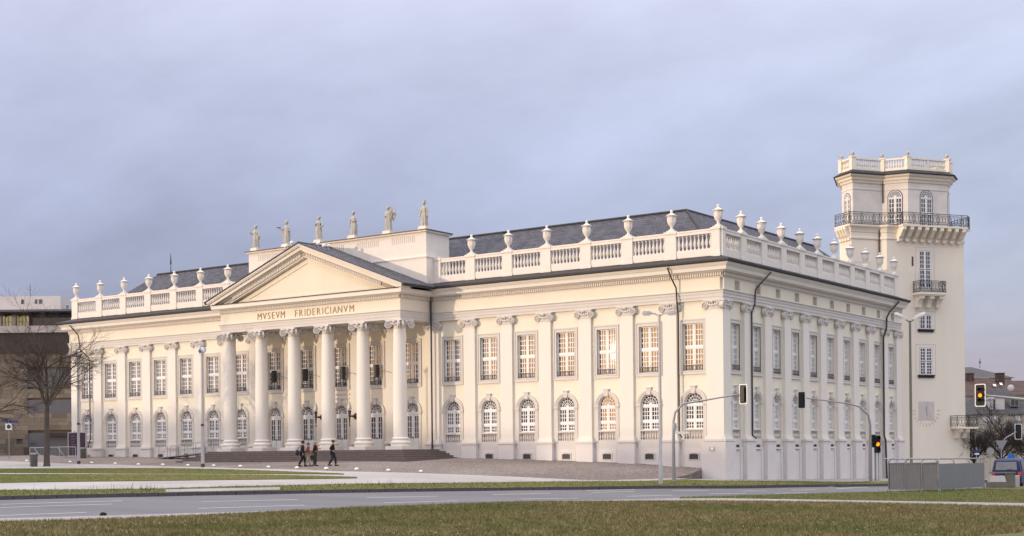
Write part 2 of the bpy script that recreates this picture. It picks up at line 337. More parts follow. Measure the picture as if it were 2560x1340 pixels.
strip('plaza',M['cobble'],[(-75,26),(-36.5,2.2),(-34,.8),(32.7,.8)],PE,GP,0.012,90,14,skirt=0.9)
strip('square_paving',M['paving'],PE,EE,GP,0.0,90,16,skirt=0.4)
G1F=[(-42,-27),(-15.31,-20.83),(-8.53,-18.82),(-1.12,-17.67),(7.74,-18.42),(12.86,-18.39),(16.47,-17.79)]
G1N=[(-33,-36),(-6.1,-27.14),(3.65,-25.02),(11.26,-21.76),(16.72,-18.06)]
G2F=[(-30,-40),(-2.5,-29.62),(5.31,-26.35),(12.2,-22.66),(15.44,-21.05),(19.1,-19.49)]
G2N=[(-8,-53),(10.02,-38.19),(13.18,-32.7),(16.24,-26.5),(17.81,-23.47),(19.58,-20.03)]
strip('far_lawn_strip',M['grass'],G1F,G1N,GP,0.05,70,8,skirt=0.15)
strip('near_lawn_strip',M['grass'],G2F,G2N,GP,0.05,70,8,skirt=0.15)
VV=[(34.0,-4.2),(35.4,-3.57),(36.62,0.3),(37.35,5.02),(38.41,9.41),(39.0,16),(39.6,30),(40.5,60),(41.5,110)]
strip('street_footway',M['pave2'],[(33.1,-5.3),(33.6,-1),(33.6,32),(34,60),(35,110)],VV,GS,-0.01,60,5,skirt=0.3)
strip('verge',M['grass'],EE+VV[1:],KF,GS,0.0,160,8,skirt=0.2)
strip('concrete_pad',M['pave2'],[(23.46,-38.23),(23.91,-34.88),(24.08,-31.11)],[(25.34,-39.85),(26.07,-36.89),(26.47,-33.51)],GS,0.03,20,4,skirt=0.1)
road=strip('road',M['asphalt'],KF,RN,GS,-0.15,170,12)
strip('near_footway',M['pave2'],RN[:9],PN,GS,-0.05,60,4,skirt=0.2)
strip('footpath',M['pave2'],PF2,PN2,GS,0.0,60,4,skirt=0.2)
strip('verge_by_the_footpath',M['lawn'],RN[8:14]+[(70,14),(110,10)],PF2,GS,0.0,80,8,skirt=0.2)
strip('lawn',M['lawn'],PN+PN2[1:],[(70,-135),(85,-115),(100,-100),(130,-80)],GS,0.0,120,24,skirt=0.2)
# kerb stones
kr=empty('kerb'); kr['kind']='structure'
ks=MB().box(-.485,.485,-.13,.13,-.45,0.012).me('kerb_stone',M['kerb'])
kp=resample(KF,1000); d=np.r_[0,np.cumsum(np.hypot(*np.diff(kp,axis=0).T))]
for i in range(int(d[-1]-45)):
    t=i+.5; x=np.interp(t,d,kp[:,0]); y=np.interp(t,d,kp[:,1]); x2=np.interp(t+.3,d,kp[:,0]); y2=np.interp(t+.3,d,kp[:,1])
    a=math.atan2(y2-y,x2-x)
    link('kerb_stone',ks,kr,(x+.16*math.sin(a),y-.16*math.cos(a),GS(x,y)+rng.uniform(0,.015)),a+rng.uniform(-.006,.006))
# lane dashes
DASH=[(28.09,-50.58,28.44,-44.91),(30.5,-52.24,30.79,-47.3),(31.28,-42.98,32.41,-38.35),(32.81,-34.17,33.88,-30.2),(34.49,-26.43,35.45,-22.63),(35.17,-18.62,36.34,-15.36),(36.49,-20.14,37.47,-17.37),(38.48,-14.91,39.61,-12.76),(36.05,-56.04,36.22,-52.74),(36.48,-47.87,37.14,-42.87),(37.73,-38.65,38.5,-34.52),(39.15,-30.57,40.32,-27.42),(40.79,-23.72,41.44,-20.28),(42.09,-17.35,42.85,-14.56),(44.12,-13.65,44.75,-10.73),(41.08,-11.3,41.76,-9.62),(42.24,-7.33,42.85,-5.18),(43.23,-2.81,43.11,2.55),(41.58,-0.22,41.51,4.07)]
for (x0,y0,x1,y1) in DASH:
    dv=Vector((x1-x0,y1-y0)).normalized(); nv=Vector((-dv.y,dv.x))*.085
    strip('lane_dash',M['marking'],[(x0+nv.x,y0+nv.y),(x1+nv.x,y1+nv.y)],[(x0-nv.x,y0-nv.y),(x1-nv.x,y1-nv.y)],GS,-0.15+0.012,10,2,parent=road)

# ------------------------------------------------------------------ MUSEUM
XC=34.1; FB=3.42; LB=33.2; ZB=-1.0
Z_ARB,Z_ART,Z_DB,Z_DT,Z_EV=12.25,12.9,13.72,14.07,14.72
bays=[]
for k in range(1,20):
    bays.append((k-10)*3.70 if 8<=k<=12 else (k-10)*FB+(1.191 if k>12 else -1.191))
fbay=[1.933+3.2526*i for i in range(10)]
museum=thing('museum_building','long cream museum with columned portico, white balustrade and urns','museum')
def wall(edges,centres,specs,ztop,depth=.34):
    """edges: bay limits; specs per bay: list of (halfwidth,z0,z1,arch)"""
    mb=MB()
    for i,c in enumerate(centres):
        a,b=edges[i],edges[i+1]; z=ZB
        for (hw,z0,z1,arch) in specs[i]:
            if z0>z: mb.poly([(a,0,z),(b,0,z),(b,0,z0),(a,0,z0)])
            mb.poly([(a,0,z0),(c-hw,0,z0),(c-hw,0,z1),(a,0,z1)]); mb.poly([(c+hw,0,z0),(b,0,z0),(b,0,z1),(c+hw,0,z1)])
            if arch:
                zs=z1-hw; n=14; P=[(c-hw*math.cos(PI*j/n),zs+hw*math.sin(PI*j/n)) for j in range(n+1)]
                for j in range(n):
                    (p,q),(r,s_)=P[j],P[j+1]
                    mb.poly([(p,0,q),(r,0,s_),(r,0,z1+.001),(p,0,z1+.001)]); mb.poly([(p,0,q),(p,depth,q),(r,depth,s_),(r,0,s_)])
                zj=zs
            else:
                zj=z1; mb.poly([(c-hw,0,z1),(c-hw,depth,z1),(c+hw,depth,z1),(c+hw,0,z1)])
            mb.poly([(c-hw,0,z0),(c-hw,depth,z0),(c-hw,depth,zj),(c-hw,0,zj)]); mb.poly([(c+hw,0,zj),(c+hw,depth,zj),(c+hw,depth,z0),(c+hw,0,z0)])
            mb.poly([(c-hw,0,z0),(c+hw,0,z0),(c+hw,depth,z0),(c-hw,depth,z0)])
            z=z1
        mb.poly([(a,0,z),(b,0,z),(b,0,ztop),(a,0,ztop)])
    return mb
UW,AW=.76,.71; FUW,FAW=.63,.59
UZ0,UZ1=7.6,10.78; AZ0,AZ1=3.0,6.14; DZ0=2.5
ed=[-XC]+[(bays[i]+bays[i+1])/2 for i in range(18)]+[XC]
wall(ed,bays,[[(AW,DZ0 if 7<=i<=11 else AZ0,AZ1,True),(UW,UZ0,UZ1,False)] for i in range(19)],Z_ARB+.3).obj('front_wall',M['cream'],museum)
ed2=[0]+[(fbay[i]+fbay[i+1])/2 for i in range(9)]+[LB]
wall(ed2,fbay,[[(FAW,AZ0,AZ1,True),(FUW,UZ0,UZ1,False),(.34,13.0,13.62,False)] for i in range(10)],13.9).obj('side_wall',M['cream'],museum,(XC,0,0),PI/2)
mb=MB(); mb.poly([(-XC,0,ZB),(-XC,LB,ZB),(-XC,LB,14.6),(-XC,0,14.4)][::-1]); mb.poly([(-XC,LB,ZB),(XC,LB,ZB),(XC,LB,14.6),(-XC,LB,14.6)][::-1]); mb.obj('rear_wall',M['cream'],museum)
# dark rooms behind the glass keep light from passing through the shell
MB().box(-33.5,33.5,.9,1.0,1,14).obj('inner_wall',M['trim'],museum)
# entablature: architrave with three fasciae, cream frieze, cornice; swept round the corner
path=[(-XC,LB),(-XC,0),(XC,0),(XC,LB)]
arch_prof=[(0,Z_ARB),(.20,Z_ARB),(.20,Z_ARB+.2),(.24,Z_ARB+.2),(.24,Z_ARB+.42),(.28,Z_ARB+.42),(.28,Z_ARB+.56),(.36,Z_ARB+.62),(.36,Z_ART),(0,Z_ART)]
frieze_prof=[(0,Z_ART),(.2,Z_ART+.001),(.2,Z_DB),(0,Z_DB)]
corn_prof=[(0,Z_DB),(.24,Z_DB),(.26,Z_DB+.05),(.26,Z_DT),(.34,Z_DT),(.44,Z_DT+.06),(.72,Z_DT+.09),(.74,Z_DT+.32),(.80,Z_DT+.36),(.95,Z_EV-.12),(.97,Z_EV),(0,Z_EV+.02)]
MB().sweep(arch_prof,path).obj('architrave',M['trim'],museum)
mb=MB().sweep(frieze_prof,[(-XC,LB),(-XC,0),(XC,0)]); mb.obj('front_frieze',M['cream'],museum)
# side frieze is pierced by the little attic windows
mb=MB(); e0=0
for i,c in enumerate(fbay):
    mb.box(e0 if i==0 else fbay[i-1]+.34,c-.34,-.2,0,Z_ART,Z_DB); mb.box(c-.34,c+.34,-.2,0,Z_ART,13.0); mb.box(c-.34,c+.34,-.2,0,13.62,Z_DB)
mb.box(fbay[-1]+.34,LB,-.2,0,Z_ART,Z_DB)
mb.obj('side_frieze',M['cream'],museum,(XC,0,0),PI/2)
MB().sweep(corn_prof,path).obj('cornice',M['pale'],museum)
def dentils(mb,x0,x1,y,dirx=1):
    n=int((x1-x0)/.17)
    for i in range(n):
        x=x0+.17*(i+.5)*(x1-x0)/(n*.17); mb.box(x-.05,x+.05,y,y+.1,Z_DB+.09,Z_DT-.03)
mb=MB(); dentils(mb,-XC-.2,-9.9,-.36); dentils(mb,9.9,XC+.2,-.36)
o=mb.obj('front_dentils',M['white'],museum); o['kind']='stuff'
M['dentilshade']=mat('tan_shade_paint',(0.47,0.405,0.335),0.9,0.06,2.0)  # darker tan: shade under the cornice overhang painted into the band colour
MB().sweep([(.255,Z_DB+.052),(.268,Z_DB+.052),(.268,Z_DT-.002),(.255,Z_DT-.002)],path).obj('dentil_shade_band',M['dentilshade'],museum)
mb=MB(); dentils(mb,-.2,LB,-.36); o=mb.obj('side_dentils',M['white'],museum,(XC,0,0),PI/2); o['kind']='stuff'
# lead-covered cornice slope and gutter
lead_prof=[(1.0,Z_EV-.10),(1.09,Z_EV-.04),(1.10,Z_EV+.09),(1.02,Z_EV+.12),(.3,Z_EV+.36),(-.35,Z_EV+.62),(-.35,Z_EV+.03),(.9,Z_EV+.025)]
MB().sweep(lead_prof,path).obj('eaves_roof',M['lead'],museum)
# balustrade: base wall, rail, pedestals, balusters, urns
BY=.25; ZP0,ZP1,ZBL,ZR0,ZR1=15.05,15.74,15.74,16.74,17.04
pilx=[13.17+FB*i for i in range(6)]; px=pilx+[XC-.30]
pf=[.30]+[(fbay[i]+fbay[i+1])/2 for i in range(9)]+[LB-.3]
bal_prof=[(.075,0),(.075,.07),(.045,.1),(.06,.16),(.1,.32),(.105,.42),(.07,.6),(.04,.78),(.04,.86),(.075,.9),(.075,1.0)]
balm=MB().lathe(bal_prof,10).me('baluster',M['white'],50)
urn_prof=[(.24,0),(.24,.07),(.12,.12),(.09,.22),(.1,.3),(.2,.42),(.27,.56),(.29,.72),(.29,.95),(.25,.99),(.38,1.02),(.39,1.06),(.26,1.12),(.13,1.2),(.07,1.26),(.09,1.31),(.1,1.36),(.06,1.43),(.001,1.46)]
urnm=MB().lathe(urn_prof,16,mod=lambda a,h:1+(.05*math.cos(8*a) if .6<h<.96 else 0)).me('urn',M['white'],35)
pedm=MB().box(-.42,.42,-.22,.22,ZP0-.4,ZR1-.02).box(-.48,.48,-.28,.28,ZR1-.1,ZR1+.06).box(-.3,.3,-.24,.24,ZR1+.06,ZR1+.14).box(-.46,.46,-.26,.26,ZP0-.4,ZP0+.32).me('pedestal',M['white'])
def bal_run(xs,rz,loc,skip_urn=()):
    for i,x in enumerate(xs):
        p=link('pedestal',pedm,museum,None); Mx=Matrix.Translation(loc)@Matrix.Rotation(rz,4,'Z')@Matrix.Translation((x,0,0)); p.matrix_local=Mx
        if i not in skip_urn: 
            u=link('urn',urnm,museum); u.matrix_local=Mx@Matrix.Translation((0,0,ZR1+.14))@Matrix.Rotation(rng.uniform(0,1),4,'Z')
    for a,b in zip(xs[:-1],xs[1:]):
        a+=.42;b-=.42; L_=b-a
        if L_<.5: continue
        mb=MB().box(a,b,-.16,.16,ZP0-.4,ZP1).box(a,b,-.19,.19,ZR0,ZR1-.03).box(a,b,-.22,.22,ZR1-.1,ZR1)
        o=mb.obj('balustrade_panel',M['white'],museum); o.matrix_local=Matrix.Translation(loc)@Matrix.Rotation(rz,4,'Z')
        n=max(3,round(L_/.30))
        for q in range(n): link('baluster',balm,o,(a+(q+.5)*L_/n,0,ZBL))
bal_run([9.9]+px,0,(0,BY,0),skip_urn=(0,))
bal_run([-x for x in px][::-1]+[-9.9],0,(0,BY,0),skip_urn=(len(px),))
bal_run(pf,PI/2,(XC-BY,0,0),skip_urn=(0,))
mb=MB().box(-XC+.05,-XC+.45,.7,LB,14.5,16.9); mb.obj('left_parapet',M['white'],museum)
# roof
EV=15.4; RZ=19.5; a,b_,c_=33.35,28.55,23.7
roof=MB()
for s in(-1,1):
    T=lambda p:(s*p[0],p[1],p[2])
    def P_(*q):
        q=[T(p) for p in q]; roof.poly(q if s>0 else q[::-1])
    P_((0,.8,EV),(a,.8,EV),(b_,5.6,RZ),(0,5.6,RZ))
    P_((a,.8,EV),(a,33,EV),(b_,28.6,RZ),(b_,5.6,RZ))
    P_((0,10.4,EV),(0,5.6,RZ),(b_,5.6,RZ),(c_,10.4,EV))
    P_((c_,10.4,EV),(b_,5.6,RZ),(b_,28.6,RZ),(c_,33,EV))
    P_((a,33,EV),(c_,33,EV),(b_,28.6,RZ))
rf=roof.obj('roof',M['slate'],museum)
MB().tube([(-b_,5.6,RZ+.03),(b_,5.6,RZ+.03),(b_,28.6,RZ+.03)],.1,6).obj('ridge_capping',M['lead'],rf)
MB().tube([(b_,5.6,RZ+.02),(a,.8,EV)],.08,6).obj('hip_capping',M['lead'],rf)
MB().tube([(-27.1,6,19.3),(-27.1,6,20.4),(-27.1,6,20.5),(-27.1,6,21.5)],[.07,.03,.09,.012],6).obj('roof_finial',M['iron'],rf)
for x,y in((11,2.6),(14.6,2.1),(15.1,2.1),(15.6,2.1),(21.9,2.0),(29.3,2.0)):
    z=EV+(y-.8)*(RZ-EV)/4.8; MB().mesh([(x,y,z+.02),(x+.45,y,z+.02),(x+.45,y+.5,z+.47),(x,y+.5,z+.47),(x,y+.02,z+.25),(x+.45,y+.02,z+.25)],[(0,1,5,4),(4,5,2,3),(1,2,5),(0,4,3)]).obj('roof_vent',M['lead'],rf)
# pilasters
def volute(mb,c,r,h,ax='y',n=14,flip=-1):
    pr=[(r,0),(r,h*.85),(r*.92,h),(r*.72,h),(r*.66,h*.62),(r*.5,h*.62),(r*.44,h),(r*.3,h),(r*.26,h*.7),(r*.16,h*1.05),(.001,h*1.1)]
    mb.lathe([(a_,flip*b2) for a_,b2 in pr],n,c,ax)
def capital_flat(half):
    mb=MB(); f=-.2; zt=Z_ARB
    mb.box(-half-.2,half+.2,f-.16,0,zt-.1,zt); mb.box(-half-.14,half+.14,f-.1,0,zt-.17,zt-.1)
    for s in(-1,1):
        volute(mb,(s*(half+.10),f+.12,zt-.38),.25,.26)
        mb.box(s*half-.16,s*half+.16,f-.06,0,zt-.45,zt-.17)
    mb.tube([(s_*half*.9,f-.06-.03*(1-abs(s_)),zt-.24-.14*(1-s_*s_)) for s_ in(-1,-.6,-.2,.2,.6,1)],.06,6)
    mb.box(-half,half,f-.03,0,zt-.62,zt-.2)
    for i in range(5): mb.sphere(((i-2)*half*.36,f-.07,zt-.22-.03*(2-abs(i-2))),.075,6,4)
    mb.sphere((0,f-.12,zt-.12),.12,7,5)
    return mb
def pil_shaft(half,z0=3.1):
    return MB().box(-half,half,-.2,0,z0,Z_ARB-.5)
def pil_base(half,z0,zg,pedh=True):
    mb=MB().box(-half-.1,half+.1,-.32,0,z0-.14,z0).box(-half-.05,half+.05,-.26,0,z0,z0+.1)
    return mb
def pil_ped(half,zg): return MB().box(-half-.16,half+.16,-.38,0,zg,2.82).box(-half-.22,half+.22,-.45,0,2.82,2.96)
PH=.53
capm=capital_flat(PH-.06).me('capital',M['trim'],40); shm=pil_shaft(PH).me('pilaster',M['pale']); bsm=pil_base(PH,3.1,0).me('pilaster_base',M['pale']); pdm=pil_ped(PH,ZB).me('pilaster_pedestal',M['plinth'])
def pilaster(loc,rz,ped=True):
    p=link('pilaster',shm,museum,loc,rz); link('capital',capm,p); link('pilaster_base',bsm,p)
    if ped: link('pilaster_pedestal',pdm,p)
for x in pilx: pilaster((x,0,0),0); pilaster((-x,0,0),0)
for x in(-XC+PH,XC-PH): pilaster((x,0,0),0)
for x in(9.72,): pilaster((x,0,0),0); pilaster((-x,0,0),0)
for i in range(9): pilaster((XC,pf[i+1],0),PI/2)
pilaster((XC,PH-.2,0),PI/2); pilaster((XC,LB-PH,0),PI/2)
for x in(-5.46,-1.82,1.82,5.46): pilaster((x,0,0),0,False)
# ---- windows
def arc(c,r,n,a0=0,a1=PI): return [(c[0]-r*math.cos(a0+(a1-a0)*j/n),c[1]+r*math.sin(a0+(a1-a0)*j/n)) for j in range(n+1)]
def ring(mb,cx,cz,r0,r1,y0,y1,n=14):
    A,B=arc((cx,cz),r0,n),arc((cx,cz),r1,n)
    for j in range(n):
        q=[A[j],A[j+1],B[j+1],B[j]]
        mb.poly([(p[0],y0,p[1]) for p in q][::-1]); 
        mb.poly([(B[j][0],y0,B[j][1]),(B[j+1][0],y0,B[j+1][1]),(B[j+1][0],y1,B[j+1][1]),(B[j][0],y1,B[j][1])][::-1])
        mb.poly([(A[j][0],y0,A[j][1]),(A[j+1][0],y0,A[j+1][1]),(A[j+1][0],y1,A[j+1][1]),(A[j][0],y1,A[j][1])])
def up_surround(w,hw):
    mb=MB(); z0,z1=UZ0-.25,UZ1+.3
    for a,b,o_ in((w,hw,-.05),(w,w-.09,-.09),(hw+.07,hw,-.075)):
        d=a-b
        mb.box(-a,-b,o_,0,z0 if a==w else UZ0-.07,z1 if a==w else UZ1+.07); mb.box(b,a,o_,0,z0 if a==w else UZ0-.07,z1 if a==w else UZ1+.07)
        t=d if a!=w or b!=hw else .3
        if a==w and b==hw: mb.box(-b,b,o_,0,UZ1,z1); mb.box(-b,b,o_,0,z0,UZ0)
        elif a==w: mb.box(-b,b,o_,0,z1-.09,z1); mb.box(-b,b,o_,0,z0,z0+.09)
        else: mb.box(-b,b,o_,0,UZ1,UZ1+.07); mb.box(-b,b,o_,0,UZ0-.07,UZ0)
    return mb
def casement(mb,x0,x1,z0,z1,rows,cols,y=.26,fr=.07,bar=.05):
    mb.box(x0,x1,y,y+.06,z0,z0+fr); mb.box(x0,x1,y,y+.06,z1-fr,z1); mb.box(x0,x0+fr,y,y+.06,z0+fr,z1-fr); mb.box(x1-fr,x1,y,y+.06,z0+fr,z1-fr)
    for i in range(1,cols): 
        x=x0+fr+(x1-x0-2*fr)*i/cols; mb.box(x-bar/2,x+bar/2,y+.012,y+.05,z0+fr,z1-fr)
    for i in range(1,rows):
        z=z0+fr+(z1-z0-2*fr)*i/rows; mb.box(x0+fr,x1-fr,y+.016,y+.046,z-bar/2,z+bar/2)
def up_frame(hw):
    mb=MB(); zm=9.19
    for s in(-1,1):
        xa,xb=(-hw,-.045) if s<0 else (.045,hw)
        casement(mb,xa,xb,UZ0,zm-.06,4,3); casement(mb,xa,xb,zm+.06,UZ1,4,3)
    mb.box(-.045,.045,.24,.33,UZ0,UZ1); mb.box(-hw,-.045,.235,.32,zm-.06,zm+.06); mb.box(.045,hw,.235,.32,zm-.06,zm+.06)
    return mb
def railing(hw,z0,h,y=-.02,n=9):
    mb=MB(); mb.tube([(-hw,y,z0+h),(hw,y,z0+h)],.017,5); mb.tube([(-hw,y,z0+.05),(hw,y,z0+.05)],.012,5)
    for i in range(n):
        a=-hw+(i+.5)*2*hw/n; d_=hw/n*.85
        mb.tube([(a-d_,y,z0+.05),(a-d_*.2,y-.03,z0+h*.5),(a+d_,y,z0+h)],.010,4); mb.tube([(a+d_,y,z0+.05),(a+d_*.2,y-.03,z0+h*.5),(a-d_,y,z0+h)],.010,4)
        mb.tube([(a,y-.01,z0),(a,y-.01,z0+h)],.009,4)
    return mb
def arch_surround(w,hw,full=True,base=None):
    mb=MB(); zs=AZ1-hw; zb=ZB if base is None else base
    for s in(-1,1):
        a,b=(hw,w); x0,x1=(s*b,s*a) if s<0 else (s*a,s*b)
        mb.box(x0,x1,-.06,0,zb,zs-.16)
        mb.box(min(s*(a-.04),s*(b+.07)),max(s*(a-.04),s*(b+.07)),-.13,0,zs-.1,zs); mb.box(x0,x1,-.09,0,zs-.16,zs-.1)
    ring(mb,0,zs,hw,w,-.06,0); ring(mb,0,zs,w-.1,w+.02,-.11,0); ring(mb,0,zs,hw+.08,hw+.16,-.085,0)
    mb.prism([(-.13,-.15,AZ1-.06),(.13,-.15,AZ1-.06),(.19,-.15,AZ1+.40),(-.19,-.15,AZ1+.40)],(0,.2,0)); mb.box(-.23,.23,-.18,0,AZ1+.40,AZ1+.46)
    if full:
        mb.box(-hw,hw,-.05,.3,3.58,3.68); mb.box(-hw,hw,-.04,.3,AZ0-.12,AZ0); mb.box(-hw,hw,.26,.3,AZ0,3.58)
        mb.box(-w,w,-.045,0,2.40,AZ0-.12)
    return mb
mini=MB()
def arch_balusters(hw):
    mb=MB(); n=max(5,round(2*hw/.2)); pr=[(r*.62,z*.57) for r,z in bal_prof]
    for i in range(n): mb.lathe(pr,7,(-hw+(i+.5)*2*hw/n,.08,AZ0))
    return mb
def fan(mb,hw,zs,y=.26):
    ring(mb,0,zs,hw-.075,hw-.001,y,y+.06); ring(mb,0,zs,hw*.66-.018,hw*.66+.018,y+.014,y+.05,12); ring(mb,0,zs,hw*.33-.018,hw*.33+.018,y+.014,y+.05,10)
    for j in range(1,8):
        a=PI*j/8; c_,s_=math.cos(a),math.sin(a); r0=.12 if j%2==0 else hw*.33
        px_,pz=-s_*.016,c_*.016
        mb.prism([(r0*c_-px_,y+.01,zs+r0*s_-pz),(hw*.95*c_-px_,y+.01,zs+hw*.95*s_-pz),(hw*.95*c_+px_,y+.01,zs+hw*.95*s_+pz),(r0*c_+px_,y+.01,zs+r0*s_+pz)],(0,.04,0))
    mb.sphere((0,y+.02,zs+.02),.13,8,5,(1,.3,1))
def arch_frame(hw):
    mb=MB(); zs=AZ1-hw; fan(mb,hw,zs)
    mb.box(-hw,hw,.235,.33,zs-.16,zs); z1=zs-.16; z0=3.68; zt=z0+(z1-z0)*.36
    for s in(-1,1):
        xa,xb=(-hw,-.04) if s<0 else (.04,hw)
        casement(mb,xa,xb,zt+.05,z1,3,3); 
        casement(mb,xa,xb,z0,zt-.05,2,3)
    mb.box(-.04,.04,.24,.33,z0,z1); mb.box(-hw,-.04,.238,.32,zt-.05,zt+.05); mb.box(.04,hw,.238,.32,zt-.05,zt+.05)
    return mb
def arch_pane(hw,z0=3.68,y=.315):
    zs=AZ1-hw; mb=MB(); mb.poly([(hw,y,z0),(-hw,y,z0)][::-1]+[(p[0],y,p[1]) for p in arc((0,zs),hw,14)][::-1]); return mb
def rp(hw,z0,z1,y=.315):
    mb=MB(); mb.poly([(-hw,y,z0),(hw,y,z0),(hw,y,z1),(-hw,y,z1)]); return mb
for sfx,w_o,hu,wa,ha,centres,rz,org in(('front',1.02,UW,.97,AW,bays,0,(0,0)),('side',.90,FUW,.83,FAW,fbay,PI/2,(XC,0))):
    us=up_surround(w_o,hu).me('window',M['trim']); uf=up_frame(hu).me('casement',M['frame']); up_=rp(hu,UZ0,UZ1).me('pane',M['glass'])
    ur=railing(hu,UZ0,.38).me('railing',mat('weathered_iron_'+sfx,(0.15,0.14,0.145),0.6,0.2,8))
    as_=arch_surround(wa,ha).me('arched_window',M['trim'],30); ab=arch_balusters(ha).me('sill_balusters',M['white'],50); af=arch_frame(ha).me('casement',M['frame'],30); ap=arch_pane(ha).me('pane',M['glass'])
    ds=arch_surround(wa,ha,False,DZ0).me('door_surround',M['trim'],30)
    bw=MB()
    bw.box(-.42,-.34,-.05,.0,1.45,1.75); bw.box(.34,.42,-.05,0,1.45,1.75)
    for j in range(6):
        x0=-.42+.14*j; zt=1.75+.1*math.sin(PI*(j+.5)/6); bw.box(x0,x0+.14,-.06,0,zt,zt+.10)
    bw.box(-.34,.34,-.03,0,1.41,1.45); bw=bw.me('basement_window',M['trim'])
    bg_=MB().box(-.33,.33,-.025,-.012,1.45,1.80)
    for j in range(7): bg_.box(-.30+.1*j-.015,-.30+.1*j+.015,-.04,-.026,1.45,1.8)
    bg_=bg_.me('grille',M['iron'])
    for i,c in enumerate(centres):
        loc=(org[0]+(c if rz==0 else 0),org[1]+(0 if rz==0 else c),0)
        o=link('window',us,museum,loc,rz); link('casement',uf,o,(0,-.11,0)); link('pane',up_,o,(0,-.11,0)); link('railing',ur,o)
        if sfx=='front' and 7<=i<=11: 
            d_=link('entrance_door',ds,museum,loc,rz)
            continue
        o=link('arched_window',as_,museum,loc,rz); link('casement',af,o,(0,-.11,0)); link('pane',ap,o,(0,-.11,0))
        s_=link('sill_balusters',ab,o); s_['kind']='stuff'
        if sfx=='front' and i not in(5,6): zo=(0 if abs(c)>14 else .15)+(max(0,GP(c,-.3)-1.15)*1.0)
        elif sfx=='front': continue
        else: zo=.75
        if sfx=='front' and c<0: zo=.52
        if sfx=='front' and c>0: zo=.30-.02*(i-12)
        if sfx=='front' and i==12: continue
        b=link('basement_window',bw,museum,(loc[0]+(.055 if rz else 0),loc[1]-(0 if rz else .055),zo),rz); link('grille',bg_,b)
        pass
# attic windows in the side frieze
aw=MB(); 
for s in(-1,1): aw.box(s*.34-.05 if s<0 else .34,s*.34 if s<0 else .39,-.22,-.2,12.95,13.67)
aw.box(-.34,.34,-.22,-.2,13.62,13.67)
awm=aw.me('attic_window',M['trim']); 
af2=MB(); casement(af2,-.34,.34,13.0,13.62,2,2,.1,.05); af2m=af2.me('casement',M['frame']); ap2=rp(.34,13.0,13.62,.14).me('pane',M['glass'])
for c in fbay:
    o=link('attic_window',awm,museum,(XC,c,0),PI/2); link('casement',af2m,o); link('pane',ap2,o)
# doors
df=MB(); zs=AZ1-AW; fan(df,AW,zs); df.box(-AW,AW,.23,.33,zs-.2,zs)
df=df.me('fanlight',M['frame'],30)
def leaf(s):
    mb=MB(); x0,x1=(-AW,-.012) if s<0 else (.012,AW); z0,z1=DZ0+.02,zs-.2
    mb.box(x0,x1,.25,.31,z0,z0+.85); mb.box(x0,x1,.25,.31,z1-.14,z1)
    mb.box(x0,x0+.13,.25,.31,z0+.85,z1-.14); mb.box(x1-.13,x1,.25,.31,z0+.85,z1-.14)
    xm=(x0+x1)/2; mb.box(xm-.02,xm+.02,.255,.305,z0+.85,z1-.14)
    for q in range(1,4):
        z=z0+.85+(z1-.14-z0-.85)*q/4; mb.box(x0+.13,x1-.13,.26,.30,z-.018,z+.018)
    mb.box(x0+.1,x1-.1,.232,.25,z0+.12,z0+.72); mb.box(x0+.16,x1-.16,.22,.232,z0+.18,z0+.66)
    return mb
lfs=[leaf(s).me('door_leaf',M['frame']) for s in(-1,1)]; dpm=arch_pane(AW,DZ0+.3).me('pane',M['glass']); hdm=MB().box(-.05,-.035,.2,.25,3.35,3.5).box(.035,.05,.2,.25,3.35,3.5).me('door_handle',M['iron'])
for o in [q for q in museum.children if q.name.startswith('entrance_door')]:
    [link(n_,m_,o,(0,-.11,0)) for n_,m_ in(('fanlight',df),('door_leaf',lfs[0]),('door_leaf',lfs[1]),('pane',dpm),('door_handle',hdm))]
# overdoor panel in the middle bay
MB().box(-1.0,1.0,-.07,-.0,6.95,7.08).box(-1.0,1.0,-.06,0,6.62,6.72).obj('overdoor_panel',M['trim'],museum)

# ---- portico
PX,PY=9.6,3.9
ppath=[(-PX,.02),(-PX,-PY),(PX,-PY),(PX,.02)]
por=lambda n,mb,m,**k: mb.obj(n,m,museum,**k)
por('portico_architrave',MB().sweep([(-1.05,Z_ARB-.02),(0,Z_ARB-.02),(0,Z_ARB+.2),(.04,Z_ARB+.2),(.04,Z_ARB+.42),(.08,Z_ARB+.42),(.08,Z_ARB+.56),(.16,Z_ARB+.62),(.16,Z_ART),(-1.05,Z_ART)],ppath),M['trim'])
por('portico_frieze',MB().sweep([(-.9,Z_ART),(.01,Z_ART+.001),(.01,Z_DB),(-.9,Z_DB)],ppath),M['cream'])
por('portico_ceiling',MB().box(-8.6,8.6,-2.9,-.25,12.45,12.55),M['pale'])
mb=MB()
for i in range(-2,3): mb.box(i*3.64-.3,i*3.64+.3,-2.86,-.3,12.2,12.45)
for x in(-8.0,8.0): mb.box(x-.3,x+.3,-2.86,-.3,12.2,12.45)
por('ceiling_beams',mb,M['pale'])
por('portico_cornice',MB().sweep([(-.9,Z_DB),(.04,Z_DB),(.06,Z_DB+.05),(.06,Z_DT),(.16,Z_DT),(.28,Z_DT+.06),(.56,Z_DT+.09),(.58,Z_DT+.34),(.62,Z_DT+.38),(-.9,Z_DT+.42)],ppath),M['pale'])
mb=MB(); n=int(2*PX/.17)
for i in range(n): 
    x=-PX+(i+.5)*2*PX/n; mb.box(x-.05,x+.05,-PY-.16,-PY-.06,Z_DB+.09,Z_DT-.03)
for s in(-1,1):
    for i in range(int(PY/.17)):
        y=-PY+(i+.5)*.17; mb.box(min(s*(PX+.06),s*(PX+.16)),max(s*(PX+.06),s*(PX+.16)),y-.05,y+.05,Z_DB+.09,Z_DT-.03)
